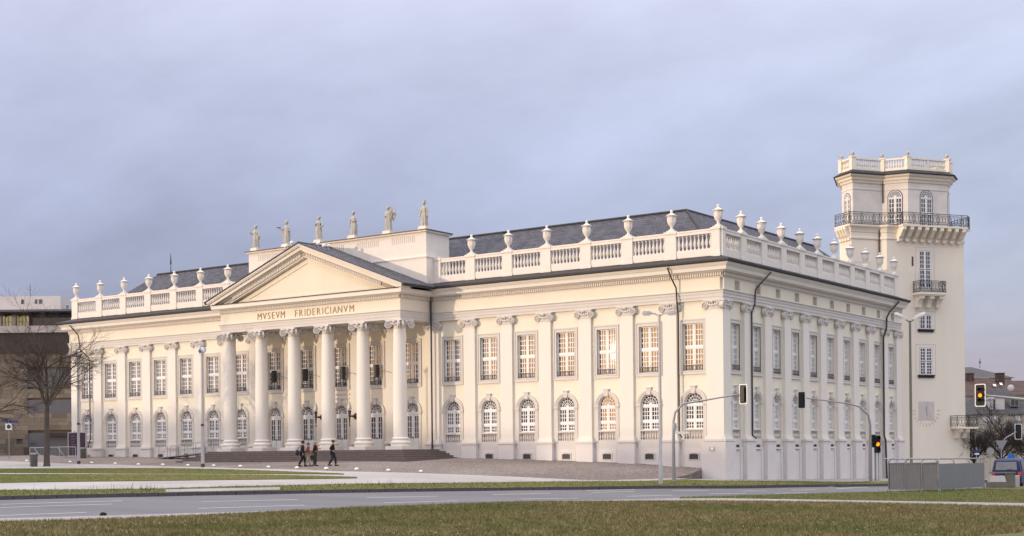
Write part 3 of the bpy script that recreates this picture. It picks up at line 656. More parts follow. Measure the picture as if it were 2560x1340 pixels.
MB().sweep([(.055,Z_DB+.052),(.068,Z_DB+.052),(.068,Z_DT-.002),(.055,Z_DT-.002)],ppath).obj('portico_shade_band',M['dentilshade'],museum)  # portico strip carrying the same painted cornice shade
# pediment
ZA=18.62; HL=10.55; SL=(ZA-14.72)/HL
def chev(mb,L_,o0,o1,y0,y1,za=ZA):
    for s in(-1,1):
        q=[(0,y0,za-o0),(s*L_,y0,za-SL*L_-o0),(s*L_,y0,za-SL*L_-o1),(0,y0,za-o1)]
        if s>0: q=q[::-1]
        mb.prism(q,(0,y1-y0,0))
rk=MB(); chev(rk,HL,0,.12,-4.72,-3.4); chev(rk,HL-.1,.12,.2,-4.66,-3.4); chev(rk,HL-.35,.2,.46,-4.5,-3.4); chev(rk,HL-1.0,.46,.56,-4.22,-3.4); chev(rk,HL-1.5,.56,.98,-4.06,-3.4)
por('raking_cornice',rk,M['pale'])
rd=MB(); chev(rd,HL-1.6,.575,.90,-4.075,-4.05); por('raking_shade_band',rd,M['dentilshade'])
for s in(-1,1):
    x=.3
    while x<HL-2.6:
        zt=ZA-SL*x-.60; mb.prism([(s*x,-4.16,zt),(s*(x+.11),-4.16,zt-SL*.11),(s*(x+.11),-4.16,zt-SL*.11-.26),(s*x,-4.16,zt-.26)] if s<0 else [(s*x,-4.16,zt-.26),(s*(x+.11),-4.16,zt-SL*.11-.26),(s*(x+.11),-4.16,zt-SL*.11),(s*x,-4.16,zt)],(0,.1,0)); x+=.175
o=por('portico_dentils',mb,M['white']); o['kind']='stuff'
ty=MB(); ty.poly([(-HL+1.2,-3.62,14.46),(HL-1.2,-3.62,14.46),(0,-3.62,ZA-.5)])
# raised border of the tympanum field
zi=14.8; apx=17.22; hw_=(apx-zi)/SL
ti=[(-hw_,zi),(hw_,zi),(0,apx)]; to=[(-HL+2.2,14.5),(HL-2.2,14.5),(0,ZA-.99)]
for i in range(3):
    j=(i+1)%3; ty.poly([(to[i][0],-3.69,to[i][1]),(to[j][0],-3.69,to[j][1]),(ti[j][0],-3.69,ti[j][1]),(ti[i][0],-3.69,ti[i][1])]); ty.poly([(ti[i][0],-3.69,ti[i][1]),(ti[j][0],-3.69,ti[j][1]),(ti[j][0],-3.62,ti[j][1]),(ti[i][0],-3.62,ti[i][1])])
por('tympanum',ty,M['cream'])
MB().box(-PX-.5,PX+.5,-4.5,-3.62,14.47,14.53).obj('cornice_flashing',M['lead'],museum)
pr=MB()
for s in(-1,1):
    q=[(0,-4.8,ZA+.02),(s*(HL+.12),-4.8,ZA+.02-SL*(HL+.12)),(s*(HL+.12),-4.8,ZA+.1-SL*(HL+.12)),(0,-4.8,ZA+.1)]
    if s>0: q=q[::-1]
    pr.prism(q,(0,4.8,0))
prf=por('portico_roof',pr,M['slate'])
MB().tube([(0,-4.75,ZA+.1),(0,-.8,ZA+.1)],.07,6).obj('ridge_capping',M['lead'],prf)
for q in(-1,1): por('portico_gutter',MB().box(min(q*(PX+.85),q*(PX+1.05)),max(q*(PX+.85),q*(PX+1.05)),-4.75,-1.0,14.57,14.77),M['lead'])
for x,y in((-1.35,-4.7),(-.7,-4.7),(.9,-3.4),(1.5,-3.4),(1.25,-2.6)):
    z=ZA+.1-SL*abs(x); MB().tube([(x,y,z),(x,y,z+.18)],.02,5).sphere((x,y,z+.3),.15,10,8).obj('globe_lamp',M['whitepl'],prf,smooth=60)
# attic block
por('attic_block',MB().box(-9.65,9.65,-.8,2.2,14.8,17.22).box(-9.58,9.58,-.73,2.1,17.22,19.1),M['white'])
por('attic_band',MB().box(-9.72,9.72,-.87,2.2,17.15,17.25),M['white'])
por('attic_cap',MB().box(-9.75,9.75,-.93,2.3,19.1,19.21),M['white']); por('attic_coping',MB().box(-9.82,9.82,-1.0,2.36,19.212,19.28),M['copper'])
mb=MB()
for cx in(-7.3,-3.65,0,3.65,7.3):
    for j in range(12): 
        x=cx-1.1+.2*j; mb.box(x-.03,x+.03,-.755,-.73,18.4,18.9)
o=por('attic_slits',mb,M['trim']); o['kind']='stuff'
# columns
colprof=[(.74,0),(.74,.16),(.78,.2),(.78,.3),(.7,.36),(.62,.4),(.6,.46),(.64,.5),(.66,.56),(.62,.62),(.555,.66),(.545,.8)]
for i in range(9):
    t=(i+1)/9; colprof.append((.545-.085*t**1.6,.8+t*8.3))
cm=MB().lathe(colprof[10:],24,(0,0,0)).me('column',M['pale'],30); cbm=MB().lathe(colprof[:11],24).box(-.82,.82,-.82,.82,-.26,0).me('column_base',M['pale'],35)
cap=MB(); zt=Z_ARB-.02
cap.lathe([(.46,zt-.72),(.5,zt-.66),(.46,zt-.62),(.5,zt-.4),(.6,zt-.3),(.62,zt-.22),(.5,zt-.18)],20)
cap.prism([(x*.78,y*.78,zt-.14) for x,y in((-1,-1),(-.5,-.82),(0,-.78),(.5,-.82),(1,-1),(.82,-.5),(.78,0),(.82,.5),(1,1),(.5,.82),(0,.78),(-.5,.82),(-1,1),(-.82,.5),(-.78,0),(-.82,-.5))],(0,0,.14))
for k in range(4):
    a=PI/4+k*PI/2; i0=len(cap.v); volute(cap,(0,-.09,0),.27,.14,'y',12); volute(cap,(0,.09,0),.27,.14,'y',12,1); cap.box(-.5,0,-.09,.09,.02,.25)
    cap.xf(Matrix.Rotation(a,4,'Z')@Matrix.Translation((.86,0,zt-.41))@Matrix.Rotation(0,4,'X'),i0)
    b=k*PI/2; i0=len(cap.v)
    cap.tube([(.56,s_*.34,zt-.3-.1*(1-s_*s_)) for s_ in(-1,-.5,0,.5,1)],.06,5); cap.sphere((.66,0,zt-.2),.13,7,5)
    for q in(-.3,-.1,.1,.3): cap.sphere((.58,q,zt-.26),.075,6,4)
    cap.xf(Matrix.Rotation(b,4,'Z'),i0)
cap=cap.me('capital',M['trim'],40)
for i in range(6):
    x=-9.1+3.64*i
    c=link('column',cm,museum,(x,-3.4,2.76)); link('column_base',cbm,c); q=link('capital',cap,c,(0,0,-2.76))
# steps
st=MB().box(-10.4,10.4,-4.75,0,2.2,2.5).obj('entrance_steps',M['stair'],museum)
for i in range(1,6):
    o_=.36*i; z1=2.5-.155*i
    MB().box(-10.4-o_,10.4+o_,-4.75-o_,-4.75-o_+.36,.6,z1).box(10.4+o_-.36,10.4+o_,-4.75-o_+.361,0,.6,z1-.0005).box(-10.4-o_,-10.4-o_+.36,-4.75-o_+.361,0,.6,z1-.0005).obj('step',M['stair'],st)
    MB().box(-10.43-o_,10.43+o_,-4.785-o_,-4.6-o_,z1-.001,z1+.028).box(10.3+o_,10.43+o_,-4.6-o_+.001,-.6,z1-.001,z1+.027).obj('added_nosing',M['nosing'],st)  # nosing added to paint the light and dark step lines
# inscription
def letter(ch,x,z,h,w):
    cu=bpy.data.curves.new('letter','FONT'); cu.body=ch; cu.size=1; cu.extrude=.03; cu.offset=-.012
    to_=bpy.data.objects.new('tmp',cu); col.objects.link(to_); me=bpy.data.meshes.new_from_object(to_.evaluated_get(bpy.context.evaluated_depsgraph_get()))
    bpy.data.objects.remove(to_); co=np.array([v.co[:] for v in me.vertices]); mn,mxx=co.min(0),co.max(0)
    s=h/(mxx[1]-mn[1]); wd=(mxx[0]-mn[0]); sx=min(s*.92,w/wd) if ch!='I' else s*.8
    for v in me.vertices:
        a,b,c=v.co; v.co=((a-(mn[0]+mxx[0])/2)*sx,-c*.6,(b-mn[1])*s)
    me.materials.clear(); me.materials.append(M['gold']); me.name='letter'
    link('letter',me,museum,(x,-PY-.03,z))
def word(wd,x0,x1,z,h):
    wts=[{'M':1.3,'I':.6,'N':1.1,'V':1.1}.get(c,1.0) for c in wd]; T_=sum(wts); x=x0
    for c,q in zip(wd,wts):
        L_=(x1-x0)*q/T_; letter(c,x+L_/2,z,h,L_*.82); x+=L_
word('MVSEVM',-5.4,-2.2,13.06,.52); word('FRIDERICIANVM',-1.3,5.15,13.06,.52)
# downpipes
def pipe(pts,r=.055): return MB().tube(pts,r,8).obj('downpipe',M['pipe'],museum,smooth=50)
pipe([(30.6,-1.0,14.55),(30.75,-.8,13.9),(30.95,-.45,13.2),(31.0,-.42,12.0),(31.02,-.32,11.2),(31.0,-.3,8),(31.0,-.3,3.6),(31.15,-.5,3.3),(31.3,-.5,3.1)])
pipe([(9.75,-.48,14.5),(9.78,-.48,12),(9.78,-.48,3.0),(9.78,-.52,2.3)],.065)
pipe([(-33.2,-1.0,14.5),(-32.6,-.5,13.6),(-32.4,-.42,12.2),(-31.3,-.3,11.4),(-31.25,-.28,10.5),(-31.25,-.28,4),(-31.4,-.4,3.0)])
pipe([(XC+1.0,5.6,14.5),(XC+.6,4.6,13.6),(XC+.42,4.3,13.2),(XC+.42,4.2,12.2),(XC+.3,3.95,11.7),(XC+.28,3.95,8),(XC+.28,3.95,3.2),(XC+.5,4.1,3.0)])
pipe([(XC+1.0,30.6,14.5),(XC+.6,29.5,13.6),(XC+.45,29.2,13.1),(XC+.45,29.1,12.2),(XC+.3,28.8,11.4),(XC+.3,28.75,3.3),(XC+.42,28.75,2.9),(XC+.5,28.75,-.3)],.075)
# house-number plate at the corner pedestal
MB().box(33.35,33.75,-.50,-.46,2.2,2.45).obj('wall_plate',M['lampgrey'],museum); MB().box(33.47,33.64,-.51,-.50,2.24,2.41).obj('wall_plate',M['whitepl'],museum)
# taller corner plinth standing on the street
MB().box(32.75,XC+.42,-.46,-.0,ZB,2.78).box(XC-.0,XC+.46,-.44,1.05,ZB,2.775).obj('corner_plinth',M['plinth'],museum)
# niche panels between the flank pedestals
mb=MB()
for i in range(10):
    c=fbay[i]; mb.box(c-.8,c-.5,-.12,0,ZB,2.4); mb.box(c+.5,c+.8,-.12,0,ZB,2.4); mb.box(c-.5,c+.5,-.10,0,2.25,2.4)
mb.obj('plinth_panels',M['plinth'],museum,(XC,0,0),PI/2)
MB().box(0,LB,-.05,0,ZB,2.4).obj('side_plinth',M['plinth'],museum,(XC,0,0),PI/2)
for s in(-1,1): MB().box(min(s*9.6,s*XC),max(s*9.6,s*XC),-.05,0,ZB,2.4).obj('front_plinth',M['plinth'],museum)

# ------------------------------------------------------------------ skinned figures
def skin(verts,edges,rad,sub=2,root=0):
    me=bpy.data.meshes.new('skin'); me.from_pydata(verts,edges,[]); o=bpy.data.objects.new('skin',me); col.objects.link(o)
    md=o.modifiers.new('s','SKIN'); md.use_smooth_shade=True
    for i,sv in enumerate(me.skin_vertices[0].data):
        r=rad[i]; sv.radius=(r,r) if not hasattr(r,'__len__') else r; sv.use_root=(i==root)
    if sub: sb=o.modifiers.new('u','SUBSURF'); sb.levels=sub; sb.render_levels=sub
    r=bpy.data.meshes.new_from_object(o.evaluated_get(bpy.context.evaluated_depsgraph_get()))
    bpy.data.objects.remove(o); bpy.data.meshes.remove(me)
    return r
def mesh_to_mb(mb,me):
    mb.mesh([v.co[:] for v in me.vertices],[tuple(p.vertices) for p in me.polygons]); bpy.data.meshes.remove(me)
RV=Vector((.8145,.5801,0)); VV_=Vector((-.5801,.8145,0)); RZ_CAM=math.atan2(.5801,.8145)   # image-right and view directions on the ground

# ------------------------------------------------------------------ statues on the attic
def statue(label,x,kind):
    t=thing('statue',label,'statue',(x,-.35,19.28),0,'statues on the attic')
    MB().box(-.42,.42,-.36,.36,0,.1).box(-.36,.36,-.3,.3,.1,.3).obj('pedestal',M['white'],t)
    mb=MB(); H=2.0; z0=.3
    lean={'a':.02,'b':.04,'c':-.05,'d':.10,'e':.0,'f':.03}[kind]
    prof=[(.34,0),(.33,.1),(.30,.35),(.29,.6),(.30,.85),(.27,1.05),(.235,1.2),(.27,1.38),(.26,1.5),(.14,1.58),(.085,1.63)]
    ph=rng.uniform(0,6)
    fold=lambda a,h:1+.10*math.sin(7*a+ph+h*1.3)+.06*math.sin(12*a+2*ph)-.12*abs(math.sin(a))*(h>1)
    i0=len(mb.v); mb.lathe([(r*.93,z0+h*.97) for r,h in prof],24,mod=fold)
    for i in range(i0,len(mb.v)):
        X,Y,Z=mb.v[i]; k=(Z-z0)/1.6; mb.v[i]=(X+lean*math.sin(k*3),Y*.85,Z)
    mb.sphere((lean*.2,-.03,z0+1.78),.125,10,8,(.95,1.05,1.25)); mb.sphere((lean*.2,.03,z0+1.84),.135,8,6,(1,1,1)); mb.lathe([(.075,z0+1.5),(.06,z0+1.6),(.07,z0+1.7)],8,(lean*.2,0,0))
    mb.sphere((lean*.2,-.15,z0+1.77),.03,6,4)
    S=z0+1.45
    def arm(s,e,h,r=.085): mesh_to_mb(mb,skin([(s*.22,0,S),e,h,(h[0],h[1]-.06,h[2])],[(0,1),(1,2),(2,3)],[r,r*.85,r*.65,r*.6],1))
    if kind=='a': arm(-1,(-.42,-.05,S-.3),(-.47,-.2,S-.05)); arm(1,(.38,-.02,S-.34),(.5,-.18,S-.5)); mb.tube([(-.47,-.2,z0),(-.47,-.2,S+.55)],.022,5); mb.box(.38,.62,-.34,-.1,S-.62,S-.5); mb.box(.4,.6,-.32,-.12,S-.78,S-.66)
    elif kind=='b': arm(-1,(-.36,-.12,S-.28),(-.55,-.3,S-.1)); arm(1,(.36,0,S-.32),(.3,-.22,S-.45)); mb.lathe([(.2,S-.06),(.22,S-.03),(.05,S+.02)],10,(-.6,-.34,0)); mb.prism([(-.36,-.1,S-.3),(-.28,-.1,S-.3),(-.3,0,S-1.0),(-.42,-.05,S-.95)],(0,.05,0))
    elif kind=='c': arm(-1,(-.34,-.1,S-.28),(-.08,-.3,S-.12)); arm(1,(.44,.02,S-.3),(.24,-.2,S-.5)); mb.tube([(.2,-.2,S-.5),(.34,-.2,z0+.05)],.03,5)
    elif kind=='d': arm(-1,(-.33,-.02,S-.34),(-.3,-.16,S-.66)); arm(1,(.34,0,S-.34),(.14,-.26,S-.36))
    elif kind=='e':
        arm(-1,(-.33,-.06,S-.3),(-.1,-.3,S-.36)); arm(1,(.42,-.06,S-.2),(.5,-.2,S+.1))
        P=[(.42,-.2,S-.55),(.52,-.2,S-.3),(.6,-.2,S+.05),(.54,-.2,S+.34),(.42,-.2,S+.36),(.4,-.2,S+.05),(.36,-.2,S-.3)]; mb.tube(P+[P[0]],.045,6)
        for q in(-.04,0,.04): mb.tube([(.46+q,-.2,S-.5),(.48+q,-.2,S+.33)],.008,4)
        mb.prism([(.1,.12,S-.3),(.55,.2,S+.25),(.6,.2,S-.2),(.4,.14,S-.7)],(0,.05,0))
    else: arm(-1,(-.34,0,S-.34),(-.36,-.12,S-.68)); arm(1,(.34,0,S-.34),(.38,-.12,S-.68)); mb.sphere((.03,.02,z0+1.95),.1,8,6,(1,1,1.3))
    mb.obj('figure',M['stone'],t,smooth=50)
    return t
statue('stone statue with raised staff, farthest left on the attic',-9.1,'a')
statue('stone statue holding out a dish with its arm, second from the left',-5.5,'b')
statue('stone statue with one hand on the hip just right of the gable',-1.85,'c')
statue('plain robed stone statue leaning to one side, fourth from the left',1.85,'d')
statue('stone statue holding a tall lyre shape beside its shoulder',5.5,'e')
statue('slender stone statue with high headdress at the right attic corner',9.1,'f')

# ------------------------------------------------------------------ portico fittings
M['lampglass']=mat('frosted_lamp_glass',(0.72,0.68,0.62),0.3,0.05,4)
for x,lab in((-1.82,'black torch wall lamp with pale flame glass, left of the middle door'),(1.82,'black torch wall lamp with pale flame glass, right of the middle door')):
    t=thing('torch_lamp',lab,'lamp',(x,-.2,5.2),0,'torch lamps beside the middle door')
    MB().lathe([(.22,0),(.26,-.06),(.2,-.14),(.1,-.2),(.07,-.5),(.05,-.75)],12,(0,0,0),'y').obj('bracket',M['iron'],t,smooth=50)
    MB().lathe([(.01,-.85),(.04,-.8),(.05,-.7),(.03,-.62),(.05,-.5),(.09,0),(.12,.3),(.15,.36),(.15,.42),(.1,.45)],12,(0,-.78,0)).obj('torch_body',M['iron'],t,smooth=50)
    MB().lathe([(.08,.45),(.16,.58),(.17,.7),(.13,.9),(.06,1.1),(.005,1.25)],12,(0,-.78,0)).obj('flame_glass',M['lampglass'],t,smooth=60)
for i,(x,lab) in enumerate(((-7.14,'dark grey canister hung before the upper window behind the second and third columns'),(-3.57,'dark grey canister hung before the upper window left of the fourth column'),(.57,'dark grey canister hung before the middle upper window'),(4.12,'dark grey canister hung before the upper window right of the fifth column'))):
    t=thing('hanging_canister',lab,'canister',(x,-.34,8.2),0,'canisters in the portico windows')
    MB().lathe([(.2,0),(.23,.02),(.23,.98),(.2,1.0)],14).obj('body',M['pipe'],t,smooth=40)
    MB().box(-.04,.04,0,.3,.45,.53).obj('bracket',M['iron'],t); MB().tube([(.2,-.0,.5),(1.0,.05,.46),(1.5,.1,.3)],.012,4).obj('cable',M['iron'],t)

# ------------------------------------------------------------------ ramp, banner stand, bins, railing on the square
t=thing('wheelchair_ramp','grey metal access ramp with handrails left of the steps','ramp',(0,0,0))
zr=lambda x:1.96+(x+19.3)*(2.5-1.96)/6.6
mb=MB().prism([(-19.3,-2.4,1.96),(-12.7,-2.4,2.44),(-12.7,-2.4,2.5),(-19.3,-2.4,2.02)],(0,1.3,0)); mb.obj('deck',M['steel'],t)
for y in(-2.38,-1.12):
    MB().tube([(-19.3,y,2.95),(-12.5,y,3.45),(-10.9,y,3.45)],.025,6).tube([(-19.3,y,2.5),(-12.5,y,2.98)],.018,5).obj('handrail',M['steel'],t)
    for i in range(7):
        x=-19.2+i*1.1; MB().tube([(x,y,GP(x,y)-.05),(x,y,2.96+(x+19.3)*.5/6.8)],.022,5).obj('post',M['steel'],t)
M['banner']=mat('dark_purple_print',(0.045,0.025,0.05),0.6,0.2,1.0)
t=thing('banner_stand','dark purple banner board in pale frame at the museum corner','sign',(-30.1,-2.6,GP(-30.1,-2.6)),R(8))
MB().box(-1.05,1.05,-.05,.05,.25,2.3).obj('board',M['banner'],t); MB().box(-1.13,-1.05,-.07,.07,.0,2.36).box(1.05,1.13,-.07,.07,0,2.36).box(-1.05,1.05,-.07,.07,2.3,2.36).obj('frame',M['lampgrey'],t)
MB().box(-1.3,1.3,-.35,.35,-.03,.12).box(-1.1,1.1,-.2,.2,.12,.25).obj('base',M['paving'],t)
mb=MB()
for i,z in enumerate((1.95,1.7,1.45,1.2,.95)): mb.box(-.72,-.30+.1*(i%2),-.056,-.05,z,z+.08)
o=mb.obj('print_lines',mat('faded_mauve_print',(0.14,0.09,0.15),0.6),t); o['kind']='stuff'
M['bin']=mat('grey_brown_bin',(0.13,0.12,0.115),0.7,0.2,4)
def bin_(lab,x,y,s=1):
    t=thing('litter_bin',lab,'bin',(x,y,GP(x,y)),RZ_CAM)
    MB().lathe([(.2*s,0),(.24*s,.05),(.25*s,.85*s),(.25*s,.9*s)],12).obj('body',M['bin'],t,smooth=40); MB().lathe([(.28*s,.86*s),(.28*s,.95*s),(.2*s,.99*s),(.18*s,.93*s)],12).obj('rim',M['steel'],t,smooth=40)
    for k in range(4): 
        a=k*PI/2+.4; MB().box(-.03,.03,-.01,.01,0,.86*s).xf(Matrix.Rotation(a,4,'Z')@Matrix.Translation((0,-.27*s,0))).obj('slat',M['bin'],t)
bin_('grey brown litter bin beside the bare tree trunk',-18.35,-15.7,1.1); bin_('grey litter bin beside the banner board and floodlight pole',-28.4,-3.3)
t=thing('guard_railing','light grey tubular guard railing behind the tree trunk','railing',(0,0,0))
A=Vector((-34.4,-4.6)); B=Vector((-29.6,-3.2)); 
def ptz(q,z): p=A.lerp(B,q); return (p.x,p.y,GP(p.x,p.y)+z)
MB().tube([ptz(i/6,1.05) for i in range(7)],.035,6).obj('top_rail',M['lampgrey'],t)
MB().tube([ptz(i/6,.15) for i in range(7)],.025,6).obj('bottom_rail',M['lampgrey'],t)
for q in(0,.33,.66,1): MB().tube([ptz(q,-.05),ptz(q,1.05)],.035,6).obj('post',M['lampgrey'],t)
for q in(.1,.62): MB().tube([ptz(q,1.0),ptz(q+.14,.2)],.03,6).obj('brace',M['lampgrey'],t)
mb=MB()
for i in range(1,30): mb.tube([ptz(i/30,.15),ptz(i/30,1.05)],.009,4)
o=mb.obj('bars',M['lampgrey'],t); o['kind']='stuff'
t=thing('traffic_sign','white square sign under two blue street name plates on the far left','sign',(-43.9,-.2,GP(-43.9,-.2)),RZ_CAM)
MB().tube([(0,0,0),(0,0,3.9)],.04,6).obj('post',M['steel'],t); MB().box(-.33,.33,-.05,-.03,2.9,3.55).obj('sign_plate',M['whitepl'],t); MB().lathe([(.2,-.005),(.2,.0)],12,(0,-.056,3.22),'y').lathe([(.001,-.01),(.11,-.006)],12,(0,-.058,3.22),'y').obj('symbol',M['iron'],t)
M['blue']=mat('blue_enamel',(0.03,0.06,0.25),0.4,0.08,4)
MB().box(-.7,0,-.02,.0,3.72,3.92).box(0,.95,-.03,-.01,3.6,3.8).obj('name_plate',M['blue'],t)
t=thing('no_stopping_sign','small round red and blue sign on a post before the garage door','sign',(-31.0,-2.2,GP(-31,-2.2)),RZ_CAM)
M['red']=mat('red_sign_enamel',(0.42,0.02,0.03),0.4,0.08,4)
MB().tube([(0,0,0),(0,0,2.5)],.035,6).obj('post',M['lampgrey'],t); MB().lathe([(.21,.0),(.21,-.02),(.001,-.021)],14,(0,-.04,2.2),'y').obj('disc',M['red'],t); MB().lathe([(.15,-.005),(.001,-.006)],14,(0,-.062,2.2),'y').obj('disc_face',M['blue'],t)
# studs of light set in the paving
LP=[(-28.7,-8.99),(-22.02,-9.52),(-18.82,-9.8),(-15.5,-10.06),(-11.83,-10.73),(-8.08,-11.46),(-3.62,-12.88),(.16,-13.8),(3.88,-14.72),(7.27,-15.33),(10.09,-15.46),(12.43,-15.08),(14.57,-14.45),(16.92,-14.0),(19.12,-13.35)]
M['stud']=mat('frosted_white_dome',(0.86,0.85,0.83),0.35,0.03,5)
dm=MB().lathe([(.15,.02),(.15,.05),(.13,.1),(.08,.14),(.001,.155)],14).me('dome',M['stud'],50); rm=MB().lathe([(.19,-.01),(.19,.035),(.15,.04)],14).me('rim',M['steel'],40)
ORD=('first','second','third','fourth','fifth','sixth','seventh','eighth','ninth','tenth','eleventh','twelfth','thirteenth','fourteenth','last')
for i,(x,y) in enumerate(LP):
    t=thing('paving_light','small white dome light in the paving, %s from the left of its row'%ORD[i],'light',(x,y,GP(x,y)+.01),0,'dome lights in a row on the square'); link('dome',dm,t); link('rim',rm,t)
# flat stone slab in front of the steps
tag(MB().prism([(-.9,-.3,0),(.9,-.35,0),(.95,.3,0),(-.85,.35,0)],(0,0,.12)).obj('stone_slab',M['paving'],None,(-9.6,-6.95,GP(-9.6,-6.95)),.1),'pale flat stone slab at the left foot of the steps','slab')

# ------------------------------------------------------------------ floodlight poles
M['bluepaint']=mat('blue_lamp_housing',(0.06,0.13,0.30),0.4,0.1,4)
def flood(lab,x,y,h,dirv):
    z=GP(x,y); t=thing('floodlight_pole',lab,'lamp post',(x,y,z),0)
    MB().tube([(0,0,-.1),(0,0,.6),(0,0,h*.35),(0,0,h)],[.13,.13,.10,.07],10).obj('pole',M['lampgrey'],t,smooth=50)
    MB().lathe([(.14,0),(.14,.25),(.11,.28)],10).obj('base_collar',M['iron'],t,smooth=40)
    MB().lathe([(.11,h*.36),(.12,h*.37),(.11,h*.38)],10).obj('clamp_band',M['iron'],t)
    d_=Vector(dirv).normalized(); q=d_.to_track_quat('Z','Y').to_matrix().to_4x4()
    mb=MB().lathe([(.05,-.3),(.12,-.28),(.16,-.1),(.24,.1),(.26,.16),(.23,.14)],14); mb.xf(Matrix.Translation((.02,0,h+.22))@q); mb.obj('housing',M['bluepaint'],t,smooth=50)
    mb=MB().lathe([(.235,.13),(.15,.18),(.001,.2)],14); mb.xf(Matrix.Translation((.02,0,h+.22))@q); mb.obj('lens',M['lampglass'],t,smooth=50)
    MB().tube([(-.2,0,h+.2),(-.2,0,h-.1),(.2,0,h-.1),(.2,0,h+.2)],.025,5).obj('yoke',M['lampgrey'],t)
flood('slender grey floodlight pole with blue lamp head by the banner board',-19.29,-10.72,8.95,(.9,-.1,.3))
flood('slender grey floodlight pole with blue lamp head left of the portico',.13,-14.81,8.2,(.9,-.1,.3))

# ------------------------------------------------------------------ street lamps
def lamphead(s,ang):
    mb=MB(); P=[]
    for q,(l,w_,h_) in enumerate(((.25,.05,.08),(.55,.08,.10),(.72,.17,.20),(1.3,.19,.22),(1.42,.14,.12))):
        P.append([(l,-w_,-.02),(l,w_,-.02),(l,w_*.8,h_),(l,-w_*.8,h_)])
    vs=[p for r in P for p in r]; fs=[(0,1,2,3),tuple(16+i for i in(3,2,1,0))]
    for i in range(4):
        for j in range(4): fs.append((i*4+j,(i+1)*4+j,(i+1)*4+(j+1)%4,i*4+(j+1)%4))
    mb.mesh(vs,fs)
    mb2=MB().prism([(.74,-.12,-.02),(1.34,-.13,-.02),(1.34,.13,-.02),(.74,.12,-.02)],(0,0,-.13))
    m_=Matrix.Rotation(RZ_CAM+(PI if s<0 else 0),4,'Z')@Matrix.Rotation(-ang,4,'Y'); return mb.xf(m_),mb2.xf(m_)
def street_lamp(lab,x,y,z,h,ang,sc_,m):
    t=thing('street_lamp',lab,'street lamp',(x,y,z)); 
    MB().tube([(0,0,-.1),(0,0,1.2),(0,0,1.25),(0,0,h*.55),(0,0,h)],[.13,.13,.105,.095,.08],10).obj('pole',m,t,smooth=50)
    for s in(-1,1):
        a,b=lamphead(s,ang); 
        for q in(a,b): q.xf(Matrix.Translation((0,0,h))@Matrix.Scale(sc_,4))
        o=a.obj('lamp_head',M['lampgrey'] if sc_<.8 else M['whitepl'],t,smooth=30,fix=True); b.obj('lens',M['lampglass'],o)
        MB().tube([(0,0,h-.12),tuple(RV*s*.32*sc_+Vector((0,0,h+.02+.1*math.tan(ang))))],.045,6).obj('arm',m,t)
street_lamp('tall grey double lamp post in front of the right wing',35.5,-10.88,GS(35.5,-10.88),10.1,R(3),.72,M['lampgrey'])
M['olive']=mat('olive_grey_pole_paint',(0.20,0.195,0.15),0.5,0.12,4)
street_lamp('olive double lamp post with upswept white heads before the tower',41.82,14.24,GS(41.82,14.24),11.6,R(24),.85,M['olive'])

# ------------------------------------------------------------------ traffic signals
def rrect(hw,hh,r,n=5):
    P=[]
    for cx,cz,a0 in((hw-r,hh-r,0),(-hw+r,hh-r,PI/2),(-hw+r,-hh+r,PI),(hw-r,-hh+r,1.5*PI)):
        for i in range(n+1): a=a0+PI/2*i/n; P.append((cx+r*math.cos(a),cz+r*math.sin(a)))
    return P
def signal_head(t,M0,lit=True,plate=True,ped=False,back=False):
    """three-lamp head facing local -y, centred on the amber lamp"""
    P_=[]
    def put(n,mb,m,sm=None): return mb.xf(M0).obj(n,m,t,smooth=sm)
    put('housing',MB().prism([(x,-.02,z) for x,z in rrect(.145,.46,.06)],(0,.2,0)),M['black'])
    if plate:
        A,B=rrect(.285,.62,.09),rrect(.235,.57,.07); mb=MB(); n=len(A)
        for y,sg in((.0,1),(.02,-1)):
            for i in range(n):
                j=(i+1)%n; q=[(A[i][0],y,A[i][1]),(A[j][0],y,A[j][1]),(B[j][0],y,B[j][1]),(B[i][0],y,B[i][1])]; mb.poly(q if sg>0 else q[::-1])
        for i in range(n):
            j=(i+1)%n; mb.poly([(A[i][0],0,A[i][1]),(A[i][0],.02,A[i][1]),(A[j][0],.02,A[j][1]),(A[j][0],0,A[j][1])])
        put('white_border',mb,M['whitepl'])
        put('backing_board',MB().prism([(x,.005,z) for x,z in rrect(.236,.571,.07)],(0,.012,0)),M['black'])
    for i,(z,mm) in enumerate(((.29,M['redoff']),(0,M['amber'] if lit else M['redoff']),(-.29,M['greenoff']))):
        put('lens',MB().lathe([(.105,-.02),(.08,-.04),(.001,-.05)],14,(0,0,z),'y'),mm,60)
        v=MB()
        for k in range(9):
            a0,a1=PI*(-.1+1.2*k/9),PI*(-.1+1.2*(k+1)/9); d0,d1=-.24+.10*abs(k/9-.5),-.24+.10*abs((k+1)/9-.5)
            v.poly([(.115*math.cos(a0),-.02,z+.115*math.sin(a0)),(.115*math.cos(a1),-.02,z+.115*math.sin(a1)),(.115*math.cos(a1),d1,z+.115*math.sin(a1)),(.115*math.cos(a0),d0,z+.115*math.sin(a0))])
        put('visor',v,M['black'])
def mast(lab,base,zg,arm,head_r,face,lit=False):
    t=thing('signal_mast',lab,'traffic light',(base[0],base[1],zg))
    pts=[(0,0,-.1),(0,0,1.0),(0,0,3.4)]+[tuple(RV*r+Vector((0,0,z-zg))) for r,z in arm]
    n=len(pts); MB().tube(pts,[.115,.11,.085]+[.08-.035*i/(len(arm)-1) for i in range(len(arm))],10).obj('mast_arm',M['steel'],t,smooth=60)
    MB().lathe([(.2,0),(.2,.03),(.12,.05)],10).obj('foot_plate',M['steel'],t)
    r,z=head_r; p=RV*r+Vector((0,0,z-zg))
    signal_head(t,Matrix.Translation(p)@Matrix.Rotation(face,4,'Z'),lit)
    return t
